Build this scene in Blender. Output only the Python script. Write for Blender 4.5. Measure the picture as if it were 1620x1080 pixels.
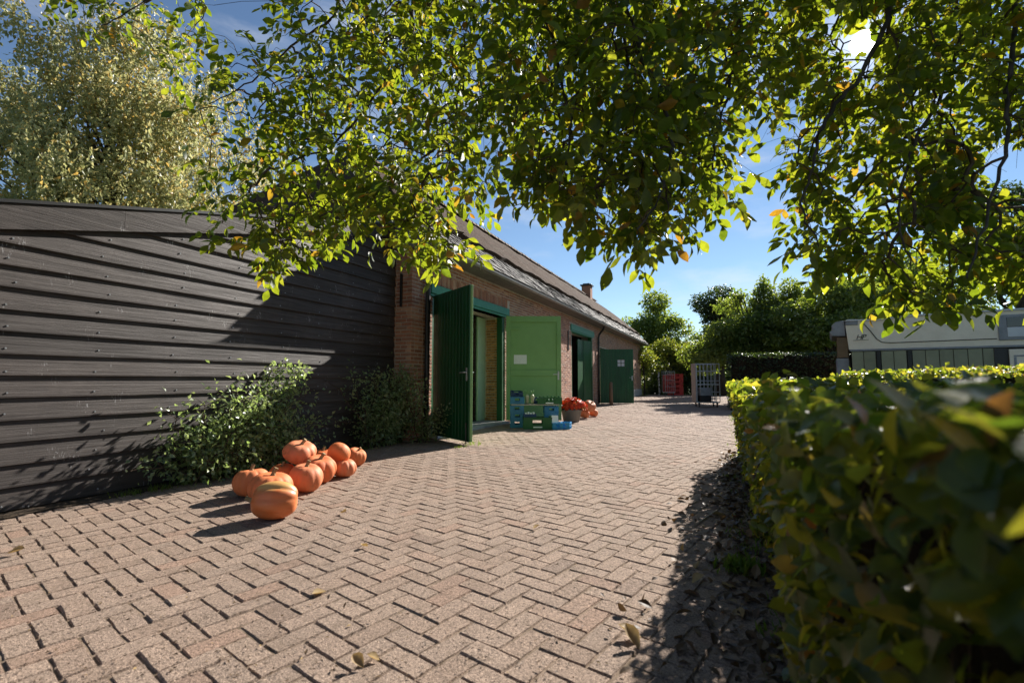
import bpy, math, random
import numpy as np
from mathutils import Vector, Matrix, Quaternion

random.seed(7); RS = np.random.RandomState(7)
SC = bpy.context.scene
COL = SC.collection
for o in list(bpy.data.objects): bpy.data.objects.remove(o)

# ------------------------------------------------------------------ camera, sky, sun, exposure
PITCH = math.radians(4.485)
FPX = 765.0
EYE = np.array([0.0, 0.0, 1.0])
cam = bpy.data.cameras.new('camera'); camo = bpy.data.objects.new('camera', cam); COL.objects.link(camo)
cam.sensor_width = 36; cam.lens = 17.0; cam.clip_start = 0.02; cam.clip_end = 3000
camo.location = EYE; camo.rotation_euler = (math.pi/2 + PITCH, 0, 0)
cam.dof.use_dof = True; cam.dof.focus_distance = 6.2; cam.dof.aperture_fstop = 2.5
SC.camera = camo

def ray(x, y):
    u = (x-810)/FPX; v = (540-y)/FPX; c, s = math.cos(PITCH), math.sin(PITCH)
    return np.array([u, c - v*s, s + v*c])
def pix(x, y, Y):                      # world point seen at photo pixel x,y at forward distance Y
    d = ray(x, y); return EYE + d*(Y/d[1])
def gnd(x, y, z=0.0):
    d = ray(x, y); return EYE + d*((z-1.0)/d[2])
def proj(P):
    P = np.atleast_2d(P) - EYE; c, s = math.cos(PITCH), math.sin(PITCH)
    f = P[:, 1]*c + P[:, 2]*s; up = -P[:, 1]*s + P[:, 2]*c
    f = np.where(np.abs(f) < 1e-6, 1e-6, f)
    return 810 + FPX*P[:, 0]/f, 540 - FPX*up/f, f

SUN = ray(1365, 68); SUN = SUN/np.linalg.norm(SUN)
EL = math.asin(SUN[2]); AZ = math.atan2(SUN[0], SUN[1])
w = bpy.data.worlds.new('World'); SC.world = w; w.use_nodes = True
nt = w.node_tree; nt.nodes.clear()
N_, L_ = nt.nodes, nt.links
sky = N_.new('ShaderNodeTexSky'); sky.sky_type = 'NISHITA'; sky.sun_disc = False
sky.sun_elevation = EL; sky.sun_rotation = AZ; sky.air_density = 1.0; sky.dust_density = 0.0; sky.ozone_density = 3.0
SKY_STRENGTH = 0.052
tc = N_.new('ShaderNodeTexCoord')
def wmath(op, a, b=None, clamp=False):
    n = N_.new('ShaderNodeMath'); n.operation = op; n.use_clamp = clamp
    for i, v in enumerate((a, b)):
        if v is None: continue
        if isinstance(v, (int, float)): n.inputs[i].default_value = v
        else: L_.new(v, n.inputs[i])
    return n.outputs[0]
# soft fair weather clouds, low over the horizon
mp = N_.new('ShaderNodeMapping'); mp.inputs['Scale'].default_value = (1.0, 1.0, 3.2); L_.new(tc.outputs['Generated'], mp.inputs['Vector'])
nz = N_.new('ShaderNodeTexNoise'); nz.inputs['Scale'].default_value = 3.6; nz.inputs['Detail'].default_value = 7; nz.inputs['Roughness'].default_value = 0.58
L_.new(mp.outputs[0], nz.inputs['Vector'])
cl = N_.new('ShaderNodeMapRange'); cl.interpolation_type = 'SMOOTHSTEP'
cl.inputs['From Min'].default_value = 0.47; cl.inputs['From Max'].default_value = 0.80; cl.inputs['To Max'].default_value = 0.55
L_.new(nz.outputs['Fac'], cl.inputs['Value'])
dn = N_.new('ShaderNodeVectorMath'); dn.operation = 'DOT_PRODUCT'; dn.inputs[1].default_value = SUN
nrm = N_.new('ShaderNodeVectorMath'); nrm.operation = 'NORMALIZE'; L_.new(tc.outputs['Generated'], nrm.inputs[0]); L_.new(nrm.outputs[0], dn.inputs[0])
cm = N_.new('ShaderNodeMixRGB'); cm.inputs[2].default_value = (7.5, 7.7, 8.2, 1)
L_.new(cl.outputs[0], cm.inputs[0]); L_.new(sky.outputs[0], cm.inputs[1])
# the sun itself: a small white disc with its aureole, part of the sky
def band(lo, hi, to, smooth=True):
    m = N_.new('ShaderNodeMapRange'); m.interpolation_type = 'SMOOTHSTEP' if smooth else 'LINEAR'
    m.inputs['From Min'].default_value = lo; m.inputs['From Max'].default_value = hi; m.inputs['To Max'].default_value = to
    L_.new(dn.outputs['Value'], m.inputs['Value']); return m.outputs[0]
disc = band(math.cos(math.radians(1.0)), math.cos(math.radians(0.65)), 260.0)
aur = wmath('MULTIPLY', wmath('POWER', wmath('MAXIMUM', dn.outputs['Value'], 0.0), 700.0), 6.0)
tot = wmath('ADD', disc, aur)
sv = N_.new('ShaderNodeMixRGB'); sv.blend_type = 'MULTIPLY'; sv.inputs[0].default_value = 1; sv.inputs[2].default_value = (1, .95, .85, 1)
L_.new(tot, sv.inputs[1])
ad = N_.new('ShaderNodeMixRGB'); ad.blend_type = 'ADD'; ad.inputs[0].default_value = 1
L_.new(cm.outputs[0], ad.inputs[1]); L_.new(sv.outputs[0], ad.inputs[2])
bg = N_.new('ShaderNodeBackground'); bg.inputs['Strength'].default_value = SKY_STRENGTH
L_.new(ad.outputs[0], bg.inputs['Color'])
wo = N_.new('ShaderNodeOutputWorld'); L_.new(bg.outputs[0], wo.inputs['Surface'])

sl = bpy.data.lights.new('sun', 'SUN'); sl.energy = 5.0; sl.angle = math.radians(0.53); sl.color = (1.0, 0.945, 0.87)
so = bpy.data.objects.new('sun', sl); COL.objects.link(so); so.rotation_euler = Vector(SUN).to_track_quat('Z', 'Y').to_euler(); so.location = (20, 26, 20)
SC.view_settings.view_transform = 'Standard'; SC.view_settings.look = 'None'; SC.view_settings.gamma = 1
SC.view_settings.use_curve_mapping = False
SC.view_settings.exposure = 1.28
SC.render.engine = 'CYCLES'
SC.cycles.max_bounces = 8; SC.cycles.transmission_bounces = 4; SC.cycles.diffuse_bounces = 4; SC.cycles.glossy_bounces = 3
SC.cycles.use_denoising = True
SC.cycles.sample_clamp_indirect = 6

# ------------------------------------------------------------------ materials
def new_mat(name):
    m = bpy.data.materials.new(name); m.use_nodes = True; m.node_tree.nodes.clear(); return m, m.node_tree.nodes, m.node_tree.links
def rnd_node(n, l):
    g = n.new('ShaderNodeNewGeometry'); oi = n.new('ShaderNodeObjectInfo'); a = n.new('ShaderNodeMath'); a.operation = 'ADD'
    l.new(g.outputs['Random Per Island'], a.inputs[0]); l.new(oi.outputs['Random'], a.inputs[1])
    f = n.new('ShaderNodeMath'); f.operation = 'FRACT'; l.new(a.outputs[0], f.inputs[0]); return f.outputs[0]
def ramp(n, l, src, stops):
    r = n.new('ShaderNodeValToRGB'); e = r.color_ramp.elements
    while len(e) < len(stops): e.new(0.5)
    for i, (p, c) in enumerate(stops): e[i].position = p; e[i].color = (*c, 1) if len(c) == 3 else c
    l.new(src, r.inputs[0]); return r.outputs[0]
def noise(n, l, scale, detail=4, rough=.6, stretch=(1, 1, 1), rot=0.0, coord='pos'):
    if coord == 'pos': src = n.new('ShaderNodeNewGeometry').outputs['Position']
    else: src = n.new('ShaderNodeTexCoord').outputs['Object']
    mp = n.new('ShaderNodeMapping'); mp.vector_type = 'TEXTURE' if False else 'POINT'
    mp.inputs['Rotation'].default_value = (0, 0, rot); mp.inputs['Scale'].default_value = stretch; l.new(src, mp.inputs[0])
    t = n.new('ShaderNodeTexNoise'); t.inputs['Scale'].default_value = scale; t.inputs['Detail'].default_value = detail; t.inputs['Roughness'].default_value = rough
    l.new(mp.outputs[0], t.inputs['Vector']); return t.outputs['Fac']
def mixc(n, l, fac, a, b, mode='MIX'):
    m = n.new('ShaderNodeMixRGB'); m.blend_type = mode
    for i, v in enumerate((fac, a, b)):
        if isinstance(v, (int, float)): m.inputs[i].default_value = v
        elif isinstance(v, tuple): m.inputs[i].default_value = (*v, 1)
        else: l.new(v, m.inputs[i])
    return m.outputs[0]
def maprange(n, l, src, a, b, c=0.0, d=1.0):
    m = n.new('ShaderNodeMapRange'); m.inputs[1].default_value = a; m.inputs[2].default_value = b; m.inputs[3].default_value = c; m.inputs[4].default_value = d
    l.new(src, m.inputs[0]); return m.outputs[0]
def finish(m, n, l, col, rough=.7, spec=.4, height=None, bump=.3, dist=.01, metal=0.0, sheen=0):
    b = n.new('ShaderNodeBsdfPrincipled')
    if isinstance(col, tuple): b.inputs['Base Color'].default_value = (*col, 1)
    else: l.new(col, b.inputs['Base Color'])
    if isinstance(rough, (int, float)): b.inputs['Roughness'].default_value = rough
    else: l.new(rough, b.inputs['Roughness'])
    b.inputs['Specular IOR Level'].default_value = spec; b.inputs['Metallic'].default_value = metal
    if height is not None:
        bp = n.new('ShaderNodeBump'); bp.inputs['Strength'].default_value = bump; bp.inputs['Distance'].default_value = dist
        l.new(height, bp.inputs['Height']); l.new(bp.outputs[0], b.inputs['Normal'])
    o = n.new('ShaderNodeOutputMaterial'); l.new(b.outputs[0], o.inputs[0]); return m
def simple(name, c1, c2=None, scale=8, rough=.6, spec=.4, bump=.15, bscale=40, stretch=(1, 1, 1), metal=0.0, dist=.004, rnd=.0):
    m, n, l = new_mat(name); c2 = c2 or tuple(x*.75 for x in c1)
    f = noise(n, l, scale, 5, .62, stretch)
    col = ramp(n, l, f, [(.32, c2), (.66, c1)])
    if rnd > 0:
        h = n.new('ShaderNodeHueSaturation'); l.new(maprange(n, l, rnd_node(n, l), 0, 1, 1-rnd, 1+rnd), h.inputs['Value']); l.new(col, h.inputs['Color']); col = h.outputs[0]
    return finish(m, n, l, col, rough, spec, noise(n, l, bscale, 4, .6, stretch), bump, dist, metal)
def leaf_mat(name, refl, trans, fac=.5, rough=.42, spec=.35, vein=0.0):
    m, n, l = new_mat(name); r = rnd_node(n, l)
    big = noise(n, l, 26, 3, .6)
    c = ramp(n, l, r, refl); t = ramp(n, l, r, trans)
    v = maprange(n, l, big, .3, .7, .72, 1.2)
    c = mixc(n, l, 1.0, c, v, 'MULTIPLY'); t = mixc(n, l, 1.0, t, v, 'MULTIPLY')
    b = n.new('ShaderNodeBsdfPrincipled'); l.new(c, b.inputs['Base Color']); b.inputs['Roughness'].default_value = rough; b.inputs['Specular IOR Level'].default_value = spec
    bp = n.new('ShaderNodeBump'); bp.inputs['Strength'].default_value = .35; bp.inputs['Distance'].default_value = .003; l.new(noise(n, l, 120, 2), bp.inputs['Height']); l.new(bp.outputs[0], b.inputs['Normal'])
    tr = n.new('ShaderNodeBsdfTranslucent'); l.new(t, tr.inputs['Color'])
    mx = n.new('ShaderNodeMixShader'); mx.inputs[0].default_value = fac; l.new(b.outputs[0], mx.inputs[1]); l.new(tr.outputs[0], mx.inputs[2])
    o = n.new('ShaderNodeOutputMaterial'); l.new(mx.outputs[0], o.inputs[0]); return m

def paver_mat():
    m, n, l = new_mat('concrete_paver')
    r = rnd_node(n, l)
    base = ramp(n, l, r, [(0, (.30, .222, .172)), (.3, (.345, .258, .202)), (.6, (.315, .24, .19)), (.85, (.365, .275, .215)), (.95, (.335, .228, .172)), (1, (.26, .196, .156))])
    sp = noise(n, l, 230, 2, .7)
    gr = noise(n, l, 85, 3, .75)
    base = mixc(n, l, 1.0, base, ramp(n, l, gr, [(.33, (.30, .28, .27)), (.43, (.80, .79, .78)), (.56, (1.05, 1.04, 1.03)), (.68, (1.6, 1.57, 1.55))]), 'MULTIPLY')
    base = mixc(n, l, 1.0, base, ramp(n, l, sp, [(.34, (.42, .38, .36)), (.46, (.86, .85, .84)), (.6, (1.05, 1.04, 1.02)), (.74, (1.55, 1.5, 1.45))]), 'MULTIPLY')
    dirt = noise(n, l, 1.3, 6, .65)
    base = mixc(n, l, maprange(n, l, dirt, .5, .75, 0, .38), base, (.17, .13, .10))
    d2 = noise(n, l, 7.5, 6, .7); base = mixc(n, l, maprange(n, l, d2, .50, .70, 0, .5), base, (.17, .122, .086))
    pit = noise(n, l, 60, 4, .75)
    h = n.new('ShaderNodeMath'); h.operation = 'ADD'; l.new(sp, h.inputs[0]); l.new(pit, h.inputs[1])
    return finish(m, n, l, base, .88, .22, h.outputs[0], .85, .008)
def brick_mat(name='red_brick', dark=False):
    m, n, l = new_mat(name); r = rnd_node(n, l)
    base = ramp(n, l, r, [(0, (.23, .095, .06)), (.2, (.40, .18, .105)), (.42, (.31, .135, .085)), (.6, (.47, .235, .14)), (.8, (.27, .12, .082)), (.93, (.52, .31, .2)), (1, (.15, .075, .055))])
    f = noise(n, l, 22, 6, .7)
    base = mixc(n, l, maprange(n, l, f, .45, .75, 0, .5), base, (.36, .27, .2))
    st = noise(n, l, 1.6, 5, .6)
    base = mixc(n, l, maprange(n, l, st, .52, .8, 0, .5), base, (.09, .06, .05))
    return finish(m, n, l, base, .85, .25, noise(n, l, 110, 4, .7), .6, .006)
def shed_mat():
    m, n, l = new_mat('black_stained_board')
    g = noise(n, l, 5, 6, .65, (.35, .35, 9), 0)
    c = ramp(n, l, g, [(.3, (.020, .0145, .012)), (.6, (.043, .0325, .0275)), (.8, (.072, .056, .048))])
    k = noise(n, l, 2.1, 4, .7, (1, 1, 1.2))
    c = mixc(n, l, maprange(n, l, k, .5, .78, 0, .5), c, (.085, .068, .06))
    # resin streaks under the knots
    v = n.new('ShaderNodeTexVoronoi'); v.inputs['Scale'].default_value = 5.0; v.inputs['Randomness'].default_value = 1
    gp = n.new('ShaderNodeNewGeometry'); mp = n.new('ShaderNodeMapping'); mp.inputs['Scale'].default_value = (1, 1, .62); l.new(gp.outputs['Position'], mp.inputs[0])
    wob = n.new('ShaderNodeTexNoise'); wob.inputs['Scale'].default_value = 30; wob.inputs['Detail'].default_value = 5
    l.new(gp.outputs['Position'], wob.inputs['Vector'])
    addv = n.new('ShaderNodeVectorMath'); addv.operation = 'MULTIPLY_ADD'; addv.inputs[1].default_value = (.08, .08, .16); l.new(wob.outputs['Color'], addv.inputs[0]); l.new(mp.outputs[0], addv.inputs[2])
    l.new(addv.outputs[0], v.inputs['Vector'])
    fleck = noise(n, l, 80, 4, .7, (1, 1, .16))
    mk = n.new('ShaderNodeMath'); mk.operation = 'MULTIPLY'; l.new(maprange(n, l, v.outputs['Distance'], .05, .26, 1, 0), mk.inputs[0]); l.new(maprange(n, l, fleck, .55, .62, 0, .9), mk.inputs[1])
    c = mixc(n, l, mk.outputs[0], c, (.34, .33, .33))
    rn = n.new('ShaderNodeHueSaturation'); l.new(maprange(n, l, rnd_node(n, l), 0, 1, .75, 1.25), rn.inputs['Value']); l.new(c, rn.inputs['Color'])
    return finish(m, n, l, rn.outputs[0], maprange(n, l, g, .3, .7, .75, .52), .4, g, .7, .008)
def thatch_mat(name, c1, c2):
    m, n, l = new_mat(name)
    f = noise(n, l, 30, 6, .75, (1, 1, 1)); g = noise(n, l, 1.2, 5, .6)
    c = ramp(n, l, f, [(.3, c2), (.7, c1)]); c = mixc(n, l, maprange(n, l, g, .5, .75, 0, .5), c, (.10, .095, .07))
    return finish(m, n, l, c, .95, .1, f, 1.0, .05)
def pumpkin_mat():
    m, n, l = new_mat('pumpkin_skin'); oi = n.new('ShaderNodeObjectInfo')
    a = ramp(n, l, oi.outputs['Random'], [(0, (.64, .17, .05)), (.35, (.58, .20, .095)), (.7, (.66, .15, .04)), (1, (.60, .22, .10))])
    f = noise(n, l, 5.5, 5, .6)
    a = mixc(n, l, maprange(n, l, f, .52, .70, 0, .65), a, (.56, .22, .095))
    g = noise(n, l, 60, 5, .7)
    a = mixc(n, l, maprange(n, l, g, .60, .74, 0, .28), a, (.60, .32, .16))
    d = noise(n, l, 11, 6, .7)
    a = mixc(n, l, maprange(n, l, d, .60, .70, 0, .7), a, (.26, .11, .035))
    return finish(m, n, l, a, maprange(n, l, f, .3, .7, .5, .75), .28, g, .45, .004)
def pumpkin_tan_mat():
    m, n, l = new_mat('pumpkin_skin_with_tan_scar'); tcn = n.new('ShaderNodeTexCoord'); sx = n.new('ShaderNodeSeparateXYZ'); l.new(tcn.outputs['Object'], sx.inputs[0])
    f = noise(n, l, 7, 6, .65); g = noise(n, l, 60, 5, .7)
    a = ramp(n, l, f, [(.35, (.60, .145, .035)), (.7, (.56, .19, .07))])
    # the bleached, corky patch on the fruit's flank
    ad = n.new('ShaderNodeMath'); ad.operation = 'MULTIPLY_ADD'; l.new(f, ad.inputs[0]); ad.inputs[1].default_value = .16; l.new(sx.outputs['X'], ad.inputs[2])
    k = maprange(n, l, ad.outputs[0], .155, .185, 0, .85)
    a = mixc(n, l, k, a, (.56, .32, .10))
    return finish(m, n, l, a, .45, .45, g, .25, .003)
def metal_mat(name, c, rough=.4): return simple(name, c, None, 12, rough, .5, .08, 60, (1, 1, 1), .6)

MAT = dict(
    paver=paver_mat(), brick=brick_mat(), shed=shed_mat(),
    mortar=simple('lime_mortar', (.52, .46, .39), (.38, .32, .27), 14, .9, .2, .5, 120),
    sand=simple('joint_sand', (.24, .178, .132), (.10, .074, .05), 30, .95, .1, .5, 160),
    earth=simple('garden_earth', (.075, .055, .038), (.035, .027, .02), 12, .95, .1, .8, 60, dist=.02),
    lawn=simple('mown_grass_ground', (.075, .105, .03), (.045, .065, .02), 6, .95, .1, .8, 90, dist=.03),
    dark_green=simple('dark_green_paint', (.008, .088, .024), (.004, .05, .014), 5, .45, .45, .12, 30, (1, 1, .25), rnd=.12),
    light_green=simple('pale_green_paint', (.21, .38, .14), (.19, .345, .125), 4, .55, .4, .1, 30, rnd=.03),
    mint_green=simple('mint_green_paint', (.46, .66, .42), (.40, .60, .37), 4, .5, .4, .1, 30),
    teal=simple('teal_lintel_paint', (.035, .23, .14), (.025, .17, .11), 10, .5, .4, .3, 25),
    slate=simple('weathered_roof_tile', (.10, .088, .08), (.042, .038, .036), 9, .75, .35, .5, 60, rnd=.35),
    thatch=thatch_mat('reed_thatch', (.105, .064, .041), (.038, .025, .018)),
    ridge=simple('clay_ridge_tile', (.19, .12, .085), (.10, .07, .055), 10, .85, .2, .4, 60, rnd=.25),
    zinc=simple('grey_zinc', (.30, .31, .32), (.2, .21, .22), 6, .45, .5, .1, 40, metal=.4),
    black=simple('black_painted_iron', (.012, .012, .013), (.008, .008, .009), 9, .45, .5, .1, 40),
    soffit=simple('grey_soffit_board', (.15, .145, .14), (.1, .097, .093), 5, .8, .3, .2, 40),
    concrete=simple('pale_concrete', (.42, .41, .39), (.3, .29, .28), 5, .85, .25, .3, 70),
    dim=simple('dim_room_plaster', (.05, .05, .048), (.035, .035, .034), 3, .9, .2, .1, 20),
    steel=metal_mat('brushed_steel', (.55, .55, .54), .35),
    galv=metal_mat('galvanised_bar', (.5, .52, .53), .45),
    blue=simple('blue_crate_plastic', (.02, .17, .33), (.015, .13, .27), 6, .42, .45, .05, 40, rnd=.1),
    bright_blue=simple('bright_blue_crate_plastic', (.02, .24, .48), (.015, .19, .4), 6, .4, .45, .05, 40),
    navy=simple('navy_crate_plastic', (.015, .05, .15), (.01, .04, .11), 6, .45, .4, .05, 40),
    green_crate=simple('green_crate_plastic', (.02, .11, .03), (.015, .08, .022), 6, .45, .4, .05, 40),
    red_crate=simple('red_crate_plastic', (.5, .025, .02), (.4, .02, .018), 5, .5, .4, .05, 40),
    white=simple('white_card', (.78, .78, .76), (.7, .7, .68), 8, .7, .3, .05, 40),
    board=simple('pale_timber_board', (.42, .37, .29), (.3, .26, .2), 5, .7, .3, .2, 50),
    pumpkin=pumpkin_mat(), pumpkin_tan=pumpkin_tan_mat(),
    stem=simple('dry_pumpkin_stem', (.30, .22, .11), (.17, .12, .06), 25, .8, .2, .5, 90),
    pot=simple('grey_stoneware', (.25, .225, .19), (.18, .165, .145), 7, .8, .25, .3, 60),
    petal=leaf_mat('red_flower_petals', [(0, (.7, .035, .012)), (.5, (.78, .06, .015)), (1, (.7, .11, .02))], [(0, (.5, .03, .01)), (1, (.55, .12, .01))], .3),
    bark=simple('tree_bark', (.075, .058, .044), (.03, .024, .019), 14, .9, .2, 1.0, 50, (1, 1, .3), dist=.01),
    twig=simple('brown_twig', (.085, .058, .038), (.045, .032, .022), 20, .85, .2, .4, 80),
    post=simple('grey_post_wood', (.2, .14, .095), (.12, .085, .06), 8, .85, .2, .5, 60, (1, 1, .2)),
    cream=simple('cream_caravan_panel', (.86, .76, .61), (.76, .66, .52), 3, .45, .4, .08, 30),
    skirt=simple('greenish_skirt_panel', (.30, .30, .20), (.24, .245, .16), 3, .7, .3, .1, 30, rnd=.08),
    grey_plastic=simple('grey_front_cap', (.3, .31, .33), (.2, .205, .22), 4, .5, .4, .2, 20),
    amber=simple('tinted_front_window', (.16, .09, .05), (.1, .06, .035), 3, .15, .6, 0, 20),
    dark_glass=simple('dark_glass', (.012, .013, .013), (.01, .01, .01), 3, .05, .6, 0, 20),
    window_white=simple('white_blind_and_sky_pane', (.62, .64, .66), (.55, .57, .6), 3, .5, .4, .05, 20),
    walnut=leaf_mat('walnut_leaf', [(0, (.024, .046, .010)), (.45, (.038, .064, .012)), (.93, (.054, .076, .014)), (.96, (.18, .12, .02)), (1, (.22, .10, .015))],
                    [(0, (.19, .28, .012)), (.5, (.33, .40, .016)), (.93, (.52, .54, .03)), (.96, (.62, .44, .03)), (1, (.55, .26, .02))], .46, .45, .3),
    hedge_leaf=leaf_mat('hornbeam_leaf', [(0, (.026, .055, .012)), (.6, (.045, .085, .018)), (.95, (.065, .085, .02)), (.985, (.10, .08, .03)), (1, (.14, .07, .03))],
                        [(0, (.20, .30, .02)), (.55, (.42, .47, .03)), (.93, (.70, .60, .05)), (.985, (.6, .38, .05)), (1, (.5, .2, .04))], .48, .36, .5),
    bush_leaf=leaf_mat('rose_leaf', [(0, (.09, .14, .055)), (.6, (.15, .205, .09)), (1, (.24, .28, .14))], [(0, (.30, .44, .09)), (1, (.55, .66, .22))], .42, .3, .75),
    willow_leaf=leaf_mat('grey_green_willow_leaf', [(0, (.15, .165, .065)), (.5, (.24, .25, .10)), (.9, (.32, .32, .14)), (.95, (.38, .27, .08)), (1, (.45, .27, .05))],
                         [(0, (.45, .46, .17)), (.6, (.62, .6, .28)), (.9, (.75, .56, .18)), (1, (.8, .48, .1))], .42, .4, .45),
    tree_leaf=leaf_mat('mid_green_tree_leaf', [(0, (.045, .075, .022)), (.6, (.07, .11, .03)), (1, (.11, .14, .042))], [(0, (.24, .36, .03)), (1, (.45, .52, .06))], .42, .38, .5),
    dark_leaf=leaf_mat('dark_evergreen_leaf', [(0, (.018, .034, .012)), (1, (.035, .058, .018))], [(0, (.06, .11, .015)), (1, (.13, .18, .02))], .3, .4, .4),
    yellow_leaf=leaf_mat('yellow_green_leaf', [(0, (.055, .085, .018)), (1, (.11, .125, .026))], [(0, (.22, .30, .025)), (1, (.4, .4, .04))], .4, .45, .35),
    litter=leaf_mat('dead_leaf', [(0, (.05, .03, .018)), (.6, (.10, .062, .035)), (.9, (.17, .11, .06)), (1, (.3, .19, .05))], [(0, (.06, .03, .01)), (1, (.2, .1, .02))], .15, .6, .35),
    grass=leaf_mat('grass_blade', [(0, (.05, .09, .015)), (1, (.10, .13, .025))], [(0, (.2, .34, .02)), (1, (.34, .42, .04))], .4, .5, .3),
    hedge_core=simple('shaded_hedge_twigs', (.04, .03, .02), (.02, .016, .011), 30, .95, .1, 1.0, 40, dist=.03),
    leek=simple('pale_vegetable', (.5, .47, .3), (.36, .36, .2), 18, .5, .4, .1, 40),
)
def notice_mat():
    m, n, l = new_mat('printed_notice'); t = n.new('ShaderNodeTexCoord'); mp = n.new('ShaderNodeMapping'); l.new(t.outputs['Object'], mp.inputs[0])
    wv = n.new('ShaderNodeTexWave'); wv.bands_direction = 'Z'; wv.inputs['Scale'].default_value = 14; l.new(mp.outputs[0], wv.inputs[0])
    nz = noise(n, l, 60, 2, .5, (1, 1, .1), 0, 'obj')
    k = n.new('ShaderNodeMath'); k.operation = 'MULTIPLY'; l.new(maprange(n, l, wv.outputs['Fac'], .75, .9, 0, .35), k.inputs[0]); l.new(maprange(n, l, nz, .45, .55), k.inputs[1])
    return finish(m, n, l, mixc(n, l, k.outputs[0], (.75, .76, .74), (.2, .25, .2)), .6, .3)
MAT['notice'] = notice_mat()

# ------------------------------------------------------------------ geometry helpers
WORLD = {}
class Geo:
    def __init__(s): s.v = []; s.f = []; s.n = 0
    def add(s, V, F):
        V = np.asarray(V, float); s.v.append(V); n = s.n; s.f.extend([tuple(i+n for i in f) for f in F]); s.n += len(V); return s
    def hexa(s, c):                    # 8 corners: bottom 4 ccw, top 4 ccw
        return s.add(c, [(3, 2, 1, 0), (4, 5, 6, 7), (0, 1, 5, 4), (1, 2, 6, 5), (2, 3, 7, 6), (3, 0, 4, 7)])
    def box(s, x0, x1, y0, y1, z0, z1, fn=None):
        c = [(x0, y0, z0), (x1, y0, z0), (x1, y1, z0), (x0, y1, z0), (x0, y0, z1), (x1, y0, z1), (x1, y1, z1), (x0, y1, z1)]
        if fn: c = [fn(*p) for p in c]
        return s.hexa(c)
    def bevbox(s, x0, x1, y0, y1, z0, z1, b=.006, fn=None):   # box with chamfered edges
        xs, ys, zs = (x0, x1), (y0, y1), (z0, z1); V = []; idx = {}
        for i in (0, 1):
            for j in (0, 1):
                for k in (0, 1):
                    sx, sy, sz = (b, -b)[i], (b, -b)[j], (b, -b)[k]
                    for a in range(3):
                        p = [xs[i]+sx, ys[j]+sy, zs[k]+sz]; p[a] = (xs[i], ys[j], zs[k])[a]
                        idx[i, j, k, a] = len(V); V.append(tuple(p))
        F = []
        for a in range(3):
            o1, o2 = [q for q in range(3) if q != a]
            for e in (0, 1):
                cyc = []
                for p, q in ((0, 0), (1, 0), (1, 1), (0, 1)):
                    k = [0, 0, 0]; k[a] = e; k[o1] = p; k[o2] = q; cyc.append(idx[(*k, a)])
                F.append(tuple(cyc))
        for a in range(3):
            o1, o2 = [q for q in range(3) if q != a]
            for p in (0, 1):
                for q in (0, 1):
                    k0 = [0, 0, 0]; k0[o1] = p; k0[o2] = q; k1 = list(k0); k1[a] = 1
                    F.append((idx[(*k0, o1)], idx[(*k1, o1)], idx[(*k1, o2)], idx[(*k0, o2)]))
        for i in (0, 1):
            for j in (0, 1):
                for k in (0, 1): F.append(tuple(idx[i, j, k, a] for a in range(3)))
        if fn: V = [fn(*p) for p in V]
        return s.add(V, F)
    def tube(s, pts, rad, n=6, cap=True):
        pts = [np.asarray(p, float) for p in pts]; m = len(pts)
        rad = [rad]*m if isinstance(rad, (int, float)) else rad
        V = []; F = []; ref = np.array([.31, .17, .93])
        for i in range(m):
            d = pts[min(i+1, m-1)] - pts[max(i-1, 0)]; d = d/(np.linalg.norm(d)+1e-9)
            a = np.cross(d, ref)
            if np.linalg.norm(a) < .15: a = np.cross(d, (1, 0, 0))
            a /= np.linalg.norm(a); b = np.cross(d, a)
            for k in range(n):
                t = 2*math.pi*k/n; V.append(pts[i] + rad[i]*(a*math.cos(t) + b*math.sin(t)))
        for i in range(m-1):
            for k in range(n): F.append((i*n+k, i*n+(k+1) % n, (i+1)*n+(k+1) % n, (i+1)*n+k))
        if cap: F += [tuple(range(n))[::-1], tuple((m-1)*n+k for k in range(n))]
        return s.add(V, F)
    def lathe(s, prof, n=20, at=(0, 0, 0), cap=True):
        V = []; F = []; m = len(prof)
        for r, z in prof:
            for k in range(n): t = 2*math.pi*k/n; V.append((at[0]+r*math.cos(t), at[1]+r*math.sin(t), at[2]+z))
        for i in range(m-1):
            for k in range(n): F.append((i*n+k, i*n+(k+1) % n, (i+1)*n+(k+1) % n, (i+1)*n+k))
        if cap: F += [tuple(range(n))[::-1], tuple((m-1)*n+k for k in range(n))]
        return s.add(V, F)
    def prism(s, poly, fn, a, b):      # poly in 2D extruded from a to b; fn(p, q, e) -> 3D
        n = len(poly); V = [fn(p, q, a) for p, q in poly] + [fn(p, q, b) for p, q in poly]
        F = [tuple(range(n))[::-1], tuple(range(n, 2*n))] + [(i, (i+1) % n, n+(i+1) % n, n+i) for i in range(n)]
        return s.add(V, F)
    def mesh(s, name):
        return np_mesh(name, np.concatenate(s.v) if s.v else np.zeros((0, 3)), s.f)
    def build(s, name, mat, parent=None, local=False, smooth=False, kind=None):
        V = np.concatenate(s.v)
        if parent is not None and not local: V = V - WORLD[parent.name]
        return link(name, np_mesh(name, V, s.f), mat, parent, smooth, kind)
def np_mesh(name, V, F):
    me = bpy.data.meshes.new(name); me.from_pydata(np.asarray(V).tolist(), [], F); me.update()
    return me
def fast_mesh(name, V, quads):         # V (n,3), quads (m,4) ints
    me = bpy.data.meshes.new(name); m = len(quads)
    me.vertices.add(len(V)); me.vertices.foreach_set('co', np.ascontiguousarray(V, np.float32).ravel())
    k = quads.shape[1]; me.loops.add(m*k); me.loops.foreach_set('vertex_index', np.ascontiguousarray(quads, np.int32).ravel())
    me.polygons.add(m); me.polygons.foreach_set('loop_start', np.arange(0, m*k, k, dtype=np.int32))
    me.polygons.foreach_set('use_smooth', [False]*m)
    me.update(calc_edges=True); me.validate(); return me
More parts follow.
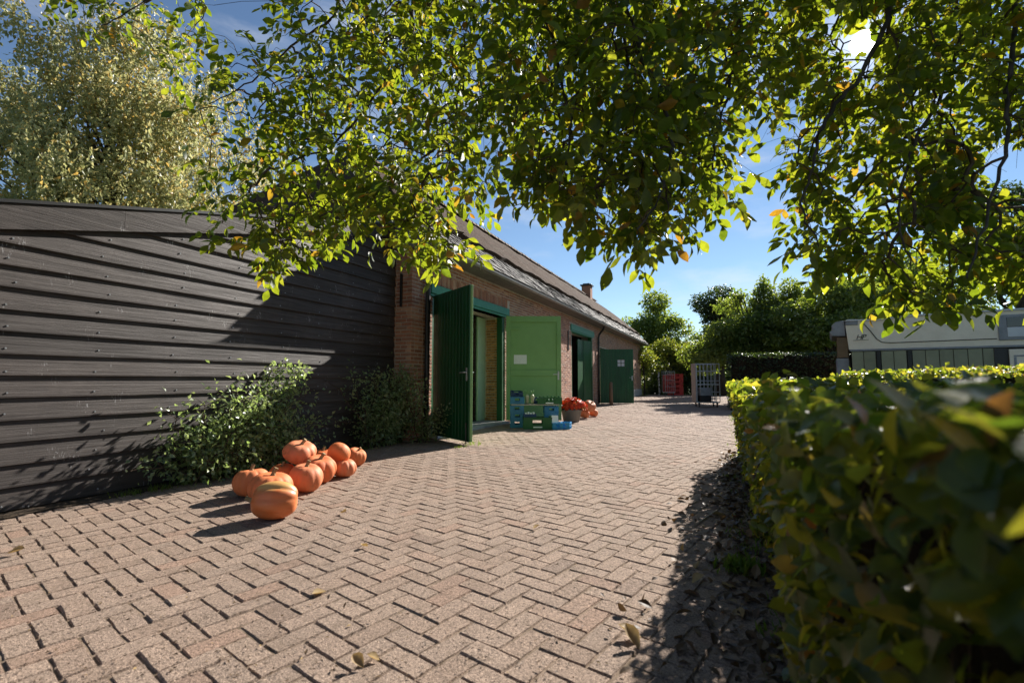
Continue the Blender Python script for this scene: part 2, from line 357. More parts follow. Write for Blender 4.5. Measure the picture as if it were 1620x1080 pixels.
def link(name, me, mat, parent=None, smooth=False, kind=None, loc=None):
    o = bpy.data.objects.new(name, me); COL.objects.link(o)
    if mat is not None and not me.materials: me.materials.append(mat)
    if smooth: me.polygons.foreach_set('use_smooth', [True]*len(me.polygons))
    WORLD[o.name] = np.zeros(3)
    if parent is not None: o.parent = parent; WORLD[o.name] = WORLD[parent.name].copy()
    if loc is not None: o.location = loc; WORLD[o.name] = WORLD[o.name] + np.array(loc)
    if kind: o['kind'] = kind
    return o
def thing(name, label, cat, loc=(0, 0, 0), group=None, rot=0.0):
    o = bpy.data.objects.new(name, None); COL.objects.link(o); o.location = loc; o.rotation_euler = (0, 0, rot)
    o['label'] = label; o['category'] = cat
    if group: o['group'] = group
    o.empty_display_size = .1
    WORLD[o.name] = np.array(loc, float); return o
def tag(o, label, cat, group=None):
    o['label'] = label; o['category'] = cat
    if group: o['group'] = group
    return o
def subempty(name, parent, loc, rot=0.0):
    o = bpy.data.objects.new(name, None); COL.objects.link(o); o.parent = parent
    o.location = np.array(loc) - WORLD[parent.name]; o.rotation_euler = (0, 0, rot); o.empty_display_size = .1
    WORLD[o.name] = np.array(loc, float); return o
def copy_thing(root, loc, rot, label=None):
    r = root.copy(); COL.objects.link(r); r.location = loc; r.rotation_euler = (0, 0, rot); WORLD[r.name] = np.array(loc, float)
    if label: r['label'] = label
    for ch in list(root.children):
        c = ch.copy(); COL.objects.link(c); c.parent = r
        for g in list(ch.children):
            d = g.copy(); COL.objects.link(d); d.parent = c
    return r
def frames(base, ydir, zdir, sx, sy, sz=None):
    """(k,4,4) matrices with columns x (width), y (length), z (normal)"""
    y = ydir/np.linalg.norm(ydir, axis=1, keepdims=True)
    x = np.cross(y, zdir); x /= (np.linalg.norm(x, axis=1, keepdims=True)+1e-9); z = np.cross(x, y)
    M = np.zeros((len(base), 4, 4)); M[:, 3, 3] = 1
    sx = np.broadcast_to(np.asarray(sx, float), (len(base),)); sy = np.broadcast_to(np.asarray(sy, float), (len(base),))
    sz = sy if sz is None else np.broadcast_to(np.asarray(sz, float), (len(base),))
    M[:, :3, 0] = x*sx[:, None]; M[:, :3, 1] = y*sy[:, None]; M[:, :3, 2] = z*sz[:, None]; M[:, :3, 3] = base
    return M
def merged(name, M, T, Q, mat, parent=None, kind=None, smooth=False):
    T = np.asarray(T, float); Q = np.asarray(Q, int)
    V = np.einsum('kij,nj->kni', M[:, :3, :3], T) + M[:, None, :3, 3]
    off = (np.arange(len(M))*len(T))[:, None, None]
    F = (Q[None] + off).reshape(-1, Q.shape[1]); V = V.reshape(-1, 3)
    if parent is not None: V = V - WORLD[parent.name]
    return link(name, fast_mesh(name, V, F), mat, parent, smooth, kind)
def pieces(one, rest, M, T, Q, mat, parent, size, limit=290, smooth=False, prefer=None):
    """the pieces that show largest become parts of their own, the others one joined part"""
    x, y, f = proj(M[:, :3, 3]); vis = (f > .15) & (x > 5) & (x < 1615) & (y > 5) & (y < 1075)
    k = np.where(vis, size/np.maximum(f, .15), 0)
    if prefer is not None: k = k*prefer
    order = np.argsort(-k); sel = order[:limit]; sel = sel[k[sel] > 0]
    mask = np.ones(len(M), bool); mask[sel] = False
    me = fast_mesh(one, np.asarray(T, float), np.asarray(Q, int)); me.materials.append(mat)
    if smooth: me.polygons.foreach_set('use_smooth', [True]*len(me.polygons))
    w0 = WORLD[parent.name]
    for i in sel:
        o = bpy.data.objects.new(one, me); COL.objects.link(o); o.parent = parent
        m = M[i].copy(); m[:3, 3] -= w0; o.matrix_local = Matrix(m.tolist())
    if mask.any(): return merged(rest, M[mask], T, Q, mat, parent, 'stuff', smooth)

# leaf templates (unit length along +y, width ~1 in x scaled separately, normal +z)
def leaf_template(rows=4, fold=.16, curl=.22, wmax=.3):
    prof = [0.0, .62, 1.0, .78, 0.0] if rows == 4 else [0, 1.0, 0]
    V = []; Q = []
    for i, p in enumerate(prof):
        t = i/(len(prof)-1); zc = -curl*t*t
        V += [(-wmax*p, t, zc+fold*wmax*p*1.6), (0, t, zc), (wmax*p, t, zc+fold*wmax*p*1.6)]
    for i in range(len(prof)-1):
        a = i*3; Q += [(a, a+1, a+4, a+3), (a+1, a+2, a+5, a+4)]
    # collapse tips a little so no zero-area quads
    V = np.array(V); V[0, 0] = -.02; V[2, 0] = .02; V[-3, 0] = -.012; V[-1, 0] = .012
    return V, np.array(Q)
LEAF_T, LEAF_Q = leaf_template()
SIMPLE_T = np.array([(-.02, 0, 0), (.3, .45, .06), (0, 1, -.1), (-.3, .45, .06)]); SIMPLE_Q = np.array([(0, 1, 2, 3)])
FOLD_T = np.array([(0, 0, 0), (.3, .45, .09), (0, 1, -.12), (-.3, .45, .09), (0, .5, 0)]); FOLD_Q = np.array([(0, 1, 4, 4), (0, 1, 2, 4), (0, 4, 2, 3)])[1:]
BOX_T = np.array([(x, y, z) for z in (0, 1) for (x, y) in ((-.5, -.5), (.5, -.5), (.5, .5), (-.5, .5))], float)
BOX_Q = np.array([(3, 2, 1, 0), (4, 5, 6, 7), (0, 1, 5, 4), (1, 2, 6, 5), (2, 3, 7, 6), (3, 0, 4, 7)])
def unit(n, rs=RS):
    v = rs.normal(size=(n, 3)); return v/np.linalg.norm(v, axis=1, keepdims=True)

# facade frame: t along the barn's front, q outward from it, z up
U2 = np.array([.395, .9187]); N2 = np.array([.9187, -.395]); F0 = -4.63*N2
def F(t, q, z):
    p = F0 + t*U2 + q*N2; return np.array([p[0], p[1], z])
def toF(P):
    P = np.atleast_2d(P); d = P[:, :2]-F0; return d@U2, d@N2
FROT = math.atan2(U2[1], U2[0])
U3 = np.array([*U2, 0]); N3 = np.array([*N2, 0]); Z3 = np.array([0, 0, 1.0])
REC = .33                              # the shed stands this far behind the barn front
T0, T1 = 6.59, 31.5                    # barn front, along t

# ------------------------------------------------------------------ the ground
g = Geo(); R = 900
g.add([(-R, -R, -.03), (R, -R, -.03), (R, R, -.03), (-R, R, -.03)], [(0, 1, 2, 3)])
link('ground', g.mesh('ground'), MAT['lawn'], kind='structure')
def settle(x, y): return .005*np.sin(x*2.1+.5)*np.sin(y*1.7)
tg_ = np.linspace(-4, 33.5, 260); qg_ = np.linspace(-REC+.03, 5.05, 46); TT, QQ = np.meshgrid(tg_, qg_, indexing='ij')
xy = F0+TT.reshape(-1, 1)*U2+QQ.reshape(-1, 1)*N2; V = np.c_[xy, settle(xy[:, 0], xy[:, 1])-.0062+RS.normal(0, .0007, len(xy))]
I = np.arange(len(V)).reshape(260, 46); Qd = np.stack([I[:-1, :-1], I[1:, :-1], I[1:, 1:], I[:-1, 1:]], -1).reshape(-1, 4)[:, ::-1]
pavement = link('pavement', fast_mesh('pavement', V, Qd), MAT['sand'], kind='structure')
# herringbone of concrete pavers
pw = .104; ang = math.radians(90-38.0)
ca, sa = math.cos(ang), math.sin(ang); ex = np.array([ca, sa]); ey = np.array([-sa, ca])
rng = np.arange(-330, 330)
XX, YY = np.meshgrid(rng, rng); mm = (XX-YY) % 4
cen, rots = [], []
for key, dx, dy, rr in ((0, 1.0, .5, 0.0), (3, .5, 1.0, math.pi/2)):
    s = mm == key; cx = (XX[s]+dx)*pw; cy = (YY[s]+dy)*pw
    p = cx[:, None]*ex + cy[:, None]*ey + np.array([3.0, 9.0]); cen.append(p); rots.append(np.full(len(p), ang+rr))
cen = np.concatenate(cen); rots = np.concatenate(rots)
t_, q_ = toF(cen); edge = 4.93 + .0*t_
ok = (t_ > -1.5) & (t_ < 33.2) & (q_ > np.where(t_ < T0, -REC+.16, .10)) & (q_ < edge)
px_, py_, f_ = proj(np.c_[cen, np.zeros(len(cen))])
ok &= (f_ > .3) & (px_ > -260) & (px_ < 1900)
cen, rots = cen[ok], rots[ok]; k = len(cen)
dz = np.clip(RS.normal(0, .0017, k), -.004, .004) + settle(cen[:, 0], cen[:, 1])
rots = rots + RS.normal(0, .012, k)
tilt = RS.normal(0, .009, (k, 2))
zax = np.c_[tilt, np.ones(k)]; yd = np.c_[-np.sin(rots), np.cos(rots), np.zeros(k)]
yd = yd - zax*(np.sum(yd*zax, 1)/np.sum(zax*zax, 1))[:, None]
sc = RS.normal(1, .012, k)
Mp = frames(np.c_[cen, dz], yd, zax, sc, sc, np.ones(k))
def paver_shape(seed):
    r = np.random.RandomState(seed); a, b = pw-.0019, pw*.5-.0019
    per = [(-a+2*a*i/5, -b) for i in range(6)]+[(a-2*a*i/5, b) for i in range(6)]
    per = np.array(per); inn = per*np.array([1-.0055/a, 1-.0055/b])+r.normal(0, .0013, per.shape); out = per+r.normal(0, .0007, per.shape)
    V = np.concatenate([np.c_[out, np.full(12, -.012)], np.c_[inn, r.normal(0, .0006, 12)]])
    Q = [(i, (i+1) % 12, 12+(i+1) % 12, 12+i) for i in range(12)]+[(12+i, 13+i, 22-i, 23-i) for i in range(5)]
    return V, Q
Mp[:, :3, 1] = Mp[:, :3, 1]*sc[:, None]/np.linalg.norm(Mp[:, :3, 1], axis=1)[:, None]
grp_ = RS.randint(0, 5, k)
fp_ = 1/np.maximum(f_[ok], .3); vis_ = (px_[ok] > 5) & (px_[ok] < 1615) & (py_[ok] < 1075); near_ = np.zeros(k, bool); near_[np.argsort(-fp_*vis_)[:290]] = True
for gi in range(5):
    PT, PQ = paver_shape(900+gi); sel = (grp_ == gi) & near_
    pieces('paver', 'pavers', Mp[sel], PT, PQ, MAT['paver'], pavement, np.ones(sel.sum()))
for gi in range(5):
    PT, PQ = paver_shape(900+gi); sel = (grp_ == gi) & ~near_
    if gi == 0: allM, allV, allF, off_ = [], [], [], 0
    T_ = np.asarray(PT); V_ = (np.einsum('kij,nj->kni', Mp[sel][:, :3, :3], T_)+Mp[sel][:, None, :3, 3]).reshape(-1, 3)
    F_ = (np.asarray(PQ)[None]+(np.arange(sel.sum())*len(T_))[:, None, None]).reshape(-1, 4)+off_; off_ += len(V_); allV.append(V_); allF.append(F_)
link('pavers', fast_mesh('pavers', np.concatenate(allV), np.concatenate(allF)), MAT['paver'], pavement, kind='stuff')
# bare earth under the hedge and along the shed
g = Geo()
g.box(-3, 33, 4.90, 6.2, -.2, .006, F); link('soil_strip', g.mesh('soil_strip'), MAT['earth'], kind='structure')
g = Geo(); g.box(-4, T0-.02, -REC-.2, -REC+.2, -.2, .007, F); link('wall_bed', g.mesh('wall_bed'), MAT['earth'], kind='structure')

# ------------------------------------------------------------------ the shed
def verge(t): return 2.34 + .262*(t-1.81)
shed = thing('timber_shed', 'low black stained weatherboard shed with sloping verge board beside the brick barn', 'shed', F(2, -REC, 0))
g = Geo()                               # solid body behind the boards
prof = [(-4.5, 0), (T0-.01, 0), (T0-.01, verge(T0)-.1), (-4.5, verge(-4.5)-.1)]
g.prism(prof, lambda p, q, e: F(p, e, q), -REC-.05, -5.5); g.build('wall', MAT['black'], shed)
ex_ = .168; tip = T0-.012
z = .02; zi = 0
while z < 3.6:
    z1 = z+ex_+.02
    inv = lambda zz: 1.81 + (zz+.15-2.34)/.262
    tl0 = max(-3.5, inv(z)); tl1 = max(-3.5, inv(z1))
    if tl0 < tip-.05:
        q0, q1 = -REC+.014, -REC-.0115   # bottom edge stands proud, top edge tucks under the board above
        te = tip; tl1 = min(tl1, te-.02)
        n = 9; V = []; Fc = []
        for i in range(n):
            u = i/(n-1); a0 = tl0+(te-tl0)*u; a1 = tl1+(te-tl1)*u
            jz = random.uniform(-.003, .003); jq = random.uniform(-.002, .002)
            V += [F(a0, q0+jq, z+jz), F(a0, q0+jq, z+.012+jz), F(a1, q1+jq, z1), F(a1, q1-.012, z1), F(a0, q0-.0235, z+jz)]
        for i in range(n-1):
            for j in range(5): Fc.append((i*5+j, (i+1)*5+j, (i+1)*5+(j+1) % 5, i*5+(j+1) % 5))
        Fc += [(0, 1, 2, 3, 4), tuple((n-1)*5+j for j in (4, 3, 2, 1, 0))]
        gg = Geo(); gg.add(V, Fc); gg.build('plank', MAT['shed'], shed)
    z += ex_; zi += 1
nails = Geo(); z = .02
while z < 3.3:
    for tt_ in np.arange(.6, tip-.05, .62):
        for dt in (-.0, ):
            a = tt_+random.uniform(-.05, .05); zz = z+.045+random.uniform(-.012, .012)
            if zz < verge(a)-.26:
                c_ = F(a, -REC+.0135, zz); nails.tube([c_-N3*.01, c_+N3*.003], .0065, 7)
    z += ex_
nails.build('nails', MAT['zinc'], shed, kind='stuff')
ts = [-3.6, 2.55, 4.4, T0-.012]
for a0, a1 in zip(ts[:-1], ts[1:]):
    g = Geo(); A = [(a0+.001, verge(a0)-.2), (a1-.001, verge(a1)-.2), (a1-.001, verge(a1)), (a0+.001, verge(a0))]
    g.prism(A, lambda p, q, e: F(p, e, q), -REC+.045, -REC+.015); g.build('verge_board', MAT['shed'], shed)
g = Geo(); A = [(-3.6, verge(-3.6)+.003), (T0-.012, verge(T0)+.003), (T0-.012, verge(T0)+.03), (-3.6, verge(-3.6)+.03)]
g.prism(A, lambda p, q, e: F(p, e, q), -REC+.06, -5.6); g.build('roof', MAT['black'], shed)

# ------------------------------------------------------------------ the barn
barn = thing('brick_barn', 'long red brick barn with thatched roof and green double doors standing open', 'barn', F(T0, 0, 0))
HW = 3.16
O1 = (7.22, 10.36, 2.46); O2 = (15.9, 18.9, 2.66); O3 = (20.0, 21.4, 2.34)
fw = Geo(); m_ = .0055; TH = .45
edges = [(T0+.012, O1[0]), (O1[1], O2[0]), (O2[1], O3[0]), (O3[1], T1)]
for a0, a1 in edges: fw.box(a0, a1, -TH, -m_, .0, HW, F)
for o in (O1, O2, O3): fw.box(o[0], o[1], -TH, -m_, o[2]+.0, HW, F)
front = fw.build('front_wall', MAT['mortar'], barn)
gw = Geo(); gw.prism([(-m_-.001, 0), (-6.2, 0), (-6.2, 3.3), (-5.6, 3.85), (-.62, 3.85), (-m_-.001, HW)], lambda p, q, e: F(e, p, q), T0+.011, T0+.4)
gable = gw.build('gable_wall', MAT['mortar'], barn)
bw = Geo(); bw.box(T0+.4, T1, -6.2, -5.9, 0, 3.2, F); bw.box(T1-.3, T1, -5.9, -.46, 0, 3.6, F); bw.build('back_wall', MAT['mortar'], barn)
# bricks of the front, laid course by course
def in_open(a0, a1, z0, z1):
    for o in (O1, O2, O3):
        top = o[2] + (.22 if o is O1 else .23 if o is O2 else .0)
        if a1 > o[0]-(.10 if z1 > o[2] and o is not O3 else 0) and a0 < o[1]+(.16 if z1 > o[2] and o is not O3 else 0) and z0 < top: return True
    return False
ch = .0625; cb = []
def lay(a_from, a_to, z0, odd, put, seq=(.212, .1)):
    a = a_from - (random.uniform(.0, .02)); i = odd
    while a < a_to-.02:
        L = seq[i % 2]*random.uniform(.97, 1.02); i += 1
        e = min(a+L, a_to); s = max(a, a_from)
        if e-s > .03: put(s, e, z0)
        a += L+.0135
def putf(s, e, z0):
    if in_open(s, e, z0, z0+ch-.011): return
    cb.append((s, e, z0, ch-.0138, 0))
row = 0; z = .01
while z < HW-.05:
    segs = []
    zz1 = z+ch-.011
    cuts = sorted([(o[0], o[1]) for o in (O1, O2, O3) if z < o[2] - .0])
    a = T0
    for c0, c1 in cuts: segs.append((a, c0-.004)); a = c1+.004
    segs.append((a, T1))
    for a0, a1 in segs: lay(a0, a1, z, row % 2, putf)
    z += ch; row += 1
# soldier courses over the two wide doors
for o in (O1,):
    a = o[0]-.05
    while a < o[1]+.12:
        cb.append((a, a+.053, o[2]+.225, .205, 1)); a += .064
cb = [b_ for b_ in cb if b_[4] == 1 or not (O1[0]-.11 < (b_[0]+b_[1])/2 < O1[1]+.24 and O1[2]+.2 < b_[2]+.03 < O1[2]+.44)]
cb = np.array(cb); kb = len(cb)
ctr = np.array([F((s+e)/2, -.04+RS.normal(0, .0016), z0) for s, e, z0, h, f in cb])
Mb = np.zeros((kb, 4, 4)); Mb[:, 3, 3] = 1
Mb[:, :3, 0] = U3*(cb[:, 1]-cb[:, 0])[:, None]; Mb[:, :3, 1] = N3*.08; Mb[:, :3, 2] = Z3*cb[:, 3][:, None]; Mb[:, :3, 3] = ctr
BT = []
for z0, ins in ((0, 1), (1, 1)): BT += [(-.5, -.5, z0), (.5, -.5, z0)]
# brick: rounded arris on the outer face (outer face at +y)
BT = np.array([(-.5, -.5, 0), (.5, -.5, 0), (.5, -.5, 1), (-.5, -.5, 1), (-.5, .42, 0), (.5, .42, 0), (.5, .42, 1), (-.5, .42, 1),
               (-.47, .5, .09), (.47, .5, .09), (.47, .5, .91), (-.47, .5, .91)])
BQ = np.array([(0, 1, 5, 4), (1, 2, 6, 5), (2, 3, 7, 6), (3, 0, 4, 7), (4, 5, 9, 8), (5, 6, 10, 9), (6, 7, 11, 10), (7, 4, 8, 11), (8, 9, 10, 11)])[:, ::-1]
pieces('brick', 'brickwork', Mb, BT, BQ, MAT['brick'], front, (cb[:, 1]-cb[:, 0]), 290)
gb = []; z = .01; row = 0
while z < HW+.5:
    lay(.0, REC+.1, z, row % 2, lambda s, e, z0: gb.append((s, e, z0))); z += ch; row += 1
gb = np.array([b_ for b_ in gb if b_[2] < HW-.02 or b_[0] > (b_[2]-HW)*.85]); kg = len(gb)
Mg = np.zeros((kg, 4, 4)); Mg[:, 3, 3] = 1
Mg[:, :3, 0] = N3*(gb[:, 1]-gb[:, 0])[:, None]; Mg[:, :3, 1] = -U3*.08; Mg[:, :3, 2] = Z3*(ch-.0138)
Mg[:, :3, 3] = np.array([F(T0+.04+RS.normal(0, .0016), -(s+e)/2-.001, z0) for s, e, z0 in gb])
Mg[:, :3, 0] *= -1; Mg[:, :3, 0] *= -1
pieces('brick', 'brickwork', Mg, BT, BQ[:, ::-1], MAT['brick'], gable, (gb[:, 1]-gb[:, 0]), 290)
# lintels, frames, thresholds
def fpart(name, mat, *boxes, parent=barn, bev=.006):
    gg = Geo()
    for b_ in boxes: gg.bevbox(*b_, b=bev, fn=F)
    return gg.build(name, mat, parent)
fpart('lintel', MAT['teal'], (O1[0]-.1, O1[1]+.16, -.2, .045, O1[2]+.05, O1[2]+.215), (O1[0]-.09, O1[1]+.13, -.2, .02, O1[2], O1[2]+.048))
fpart('lintel', MAT['teal'], (O2[0]-.1, O2[1]+.16, -.2, .035, O2[2]+.03, O2[2]+.225), (O2[0]-.08, O2[1]+.1, -.2, .015, O2[2]-.02, O2[2]+.028))
fpart('lintel', MAT['concrete'], (O3[0]-.05, O3[1]+.05, -.2, -.012, O3[2], O3[2]+.1))
for o in (O1, O2):
    fpart('door_frame', MAT['dark_green'], (o[0], o[0]+.11, -.16, -.02, 0, o[2]-.002))
    fpart('door_frame', MAT['dark_green'], (o[1]-.13, o[1], -.16, -.02, 0, o[2]-.002))
fpart('threshold', MAT['concrete'], (O1[0]+.0, O1[1], -.55, .14, -.05, .045))
fpart('threshold', MAT['concrete'], (O2[0], O2[1], -.45, .05, -.05, .03))
# vestibule behind the first opening: glazed screen, brick return, dim room
fpart('screen_post', MAT['mint_green'], (10.0, 10.4, -.62, -.53, .05, 2.46), bev=.004)
fpart('screen_post', MAT['mint_green'], (9.52, 9.62, -.60, -.52, .05, 2.46), bev=.004)
sd = fpart('screen_door', MAT['mint_green'], (9.34, 9.46, -.60, -.55, .06, 2.36), (8.64, 8.76, -.6, -.55, .06, 2.36), (8.76, 9.34, -.6, -.55, .06, .32), (8.76, 9.34, -.6, -.55, 2.2, 2.36), (8.76, 9.34, -.6, -.55, .95, 1.1), bev=.004)
fpart('pane', MAT['dark_glass'], (8.765, 9.335, -.58, -.57, .325, .945), (8.765, 9.335, -.58, -.57, 1.105, 2.195), parent=sd, bev=.002)
for zz in (.5, 1.3, 2.0): fpart('hinge', MAT['steel'], (9.445, 9.475, -.55, -.535, zz, zz+.12), parent=sd, bev=.003)
fpart('screen_post', MAT['mint_green'], (8.5, 8.62, -.60, -.52, .05, 2.46), bev=.004)
fpart('screen_post', MAT['mint_green'], (7.25, 7.37, -.60, -.52, .05, 2.46), bev=.004)
fpart('screen_pane', MAT['dark_glass'], (9.625, 9.995, -.575, -.565, .05, 2.46), bev=.002)
fpart('screen_pane', MAT['window_white'], (7.375, 8.495, -.575, -.565, .05, 2.46), bev=.002)  # glass pane in flat pale colour, painting in the sky it reflects
fpart('screen_rail', MAT['mint_green'], (7.37, 8.5, -.59, -.53, .9, 1.0), bev=.004)
fpart('screen_head', MAT['mint_green'], (8.62, 9.52, -.6, -.53, 2.37, 2.46), bev=.004)
rb = []; z = .05; row = 0
rt = Geo(); rt.box(O1[1]+.01, O1[1]+.4, -1.2, -.451, 0, 2.7, F); ret = rt.build('return_wall', MAT['mortar'], barn)
# exposed bricks on the reveal itself (faces the doorway)
while z < O1[2]-.05:
    lay(.17, .52, z, row % 2, lambda s, e, z0: rb.append((s, e, z0))); z += ch; row += 1
rb = np.array(rb); kr = len(rb); Mr = np.zeros((kr, 4, 4)); Mr[:, 3, 3] = 1
Mr[:, :3, 0] = N3*(rb[:, 1]-rb[:, 0])[:, None]; Mr[:, :3, 1] = -U3*.03; Mr[:, :3, 2] = Z3*(ch-.0138)
Mr[:, :3, 3] = np.array([F(O1[1]-.002+RS.normal(0, .003), -(s+e)/2, z0) for s, e, z0 in rb])
MAT['lit_return_brick'] = simple('brick_with_light_in_colour', (.55, .29, .12), (.25, .115, .05), 16, .85, .2, .5, 80, rnd=.3)  # brighter, yellower brick copy: the doorway's light is painted into its colour
merged('brickwork', Mr, BT, BQ[:, ::-1], MAT['lit_return_brick'], ret, 'stuff')
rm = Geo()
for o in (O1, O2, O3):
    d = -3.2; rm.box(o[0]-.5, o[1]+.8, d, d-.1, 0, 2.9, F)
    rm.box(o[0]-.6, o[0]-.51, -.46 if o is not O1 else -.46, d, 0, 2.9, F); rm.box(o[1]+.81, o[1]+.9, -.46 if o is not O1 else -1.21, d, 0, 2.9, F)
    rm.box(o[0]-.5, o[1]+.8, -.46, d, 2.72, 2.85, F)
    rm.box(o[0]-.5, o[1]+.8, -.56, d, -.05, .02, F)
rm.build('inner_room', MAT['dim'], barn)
# door leaves: boards outside, ledges inside
def door_leaf(hinge_t, hinge_q, ang_w, w, z0, h, flip, kind):
    """ang_w: world angle of the leaf away from its hinge; outer boards on the +y side of the leaf unless flip"""
    P = F(hinge_t, hinge_q, 0); e = subempty('door', barn, P, ang_w)
    s = -1 if flip else 1
    n = 12; bwid = w/n; outm = MAT['dark_green']; inm = MAT['light_green']
    boards = []
    for i in range(n):
        gg = Geo(); zt = z0+h+random.uniform(-.002, .002); hole = None
        if kind == 'window' and 6 <= i <= 8:
            segs = [(z0, 1.52), (1.84, zt)]
        else: segs = [(z0, zt)]
        for a, b_ in segs: gg.bevbox(i*bwid+.0015, (i+1)*bwid-.0015, *sorted((s*.004, s*.026)), a, b_, .005)
        gg.build('plank', outm, e, local=True)
    if kind == 'window':
        x0, x1 = 6*bwid, 9*bwid; zc0, zc1 = 1.52, 1.84
        gg = Geo()
        for a in ((x0, x0+.025, zc0, zc1), (x1-.025, x1, zc0, zc1), (x0+.025, x1-.025, zc0, zc0+.025), (x0+.025, x1-.025, zc1-.025, zc1), ((x0+x1)/2-.01, (x0+x1)/2+.01, zc0+.025, zc1-.025), (x0+.025, (x0+x1)/2-.01, 1.67, 1.69), ((x0+x1)/2+.01, x1-.025, 1.67, 1.69)):
            gg.box(a[0], a[1], *sorted((s*.0, s*.032)), a[2], a[3])
        gg.build('window_frame', outm, e, local=True)
        for xa, xb in ((x0+.026, (x0+x1)/2-.011), ((x0+x1)/2+.011, x1-.026)):
            for za, zb in ((zc0+.026, 1.669), (1.691, zc1-.026)):
                gg = Geo(); gg.box(xa, xb, *sorted((s*.008, s*.014)), za, zb); gg.build('pane', MAT['window_white'], e, local=True)
    # inner face
    if kind != 'window':
        gg = Geo(); gg.box(.003, w-.003, *sorted((-s*.012, s*.003)), z0+.003, z0+h-.003); gg.build('inner_panel', inm, e, local=True)
    for name, bx in (('stile', (.0, .10, z0, z0+h)), ('stile', (w-.10, w, z0, z0+h)), ('rail', (.101, w-.101, z0+h-.14, z0+h)), ('rail', (.101, w-.101, z0+1.02, z0+1.16)), ('rail', (.101, w-.101, z0, z0+.16))):
        gg = Geo(); gg.bevbox(bx[0], bx[1], *sorted((-s*.04, -s*.0125)), bx[2], bx[3], .004); gg.build(name, inm if kind != 'window' else outm, e, local=True)
    # iron work
    for zz in (z0+.3, z0+h-.32):
        gg = Geo(); gg.bevbox(-.02, .34, *sorted((-s*.047, -s*.041)), zz, zz+.04, .002); gg.build('strap_hinge', inm if kind != 'window' else MAT['black'], e, local=True)
    gg = Geo()
    for sd_ in (1, -1):
        y0 = sd_*.03 if sd_*s > 0 else sd_*.043
        gg.bevbox(w-.085, w-.045, *sorted((y0, y0+sd_*.008)), z0+.93, z0+1.13, .002)
        gg.tube([(w-.065, y0+sd_*.006, z0+1.06), (w-.065, y0+sd_*.05, z0+1.06), (w-.19, y0+sd_*.055, z0+1.055)], .009, 8)
    gg.build('handle', MAT['steel'], e, local=True)
    return e
ang_in = math.atan2(U2[1], U2[0])      # along the front
a1 = math.atan2(-.82, .57)
leaf_l = door_leaf(O1[0]+.03, .03, a1, 1.27, .05, 2.42, True, 'plain')
leaf_r = door_leaf(O1[1]-.03, .04, math.radians(0.0), 1.28, .06, 2.42, False, 'plain')
gg = Geo(); gg.tube([(1.22, -.045, .03), (1.22, -.045, .34)], .009, 8); gg.build('floor_bolt', MAT['black'], leaf_l, local=True)
gg = Geo(); gg.box(.16, .46, -.0015, .0015, 0, .21)
nb = link('notice', gg.mesh('notice'), MAT['notice'], leaf_r); nb.location = (.02, -.0155, 1.36)
gg = Geo(); gg.tube([(1.20, -.052, 1.86), (1.20, -.052, 2.16)], .008, 8); gg.bevbox(1.18, 1.22, -.05, -.0405, 1.84, 1.88, .002); gg.bevbox(1.18, 1.22, -.05, -.0405, 2.1, 2.14, .002); gg.build('bolt', MAT['light_green'], leaf_r, local=True)
leaf_w = door_leaf(O3[0]+.02, .04, math.radians(1.5), 1.38, .02, 2.24, True, 'window')
# leaf of the second opening, closed behind the frame
e2 = subempty('door', barn, F(O2[0]+1.5, -.22, 0), ang_in)
for i in range(12):
    gg = Geo(); gg.bevbox(i*.108+.0015, (i+1)*.108-.0015, -.024, 0, .03, 2.5, .005); gg.build('plank', MAT['dark_green'], e2, local=True)
gg = Geo(); gg.bevbox(0, 1.29, .001, .03, 2.3, 2.42, .004); gg.bevbox(0, 1.29, .001, .03, .2, .32, .004); gg.build('rail', MAT['dark_green'], e2, local=True)
e4 = subempty('door', barn, F(O2[1]-.1, -.03, 0), math.radians(-90-36))
for i in range(7):
    gg = Geo(); gg.bevbox(i*.098+.0015, (i+1)*.098-.0015, -.028, 0, .03, 2.5, .005); gg.build('plank', MAT['dark_green'], e4, local=True)
# iron wall anchors and downpipes
fpart('wall_anchor', MAT['black'], (15.45, 15.5, .0, .03, 1.95, 2.62))
ga = Geo(); ga.bevbox(T0-.035, T0-.003, -.22, -.18, 2.2, 2.75, .004, F); ga.build('wall_anchor', MAT['black'], barn)
def downpipe(t, ztop, jog):
    gg = Geo(); gg.tube([F(t, .30, ztop), F(t, .29, ztop-.1), F(t, .10+jog, ztop-.34), F(t, .07+jog, ztop-.46), F(t, .065+jog, 1.2), F(t, .065+jog, .04)], .042, 12)
    d = gg.build('downpipe', MAT['black'], barn, smooth=True)
    for zz in (.5, 1.6, 2.5):
        gg = Geo(); gg.tube([F(t, .065+jog, zz), F(t, .065+jog, zz+.05)], .05, 12); gg.build('pipe_bracket', MAT['black'], d)
downpipe(T0+.36, 3.18, 0.01); downpipe(19.62, 3.18, .0)
fpart('plinth', MAT['concrete'], (27.6, T1, .002, .03, 0, .42))
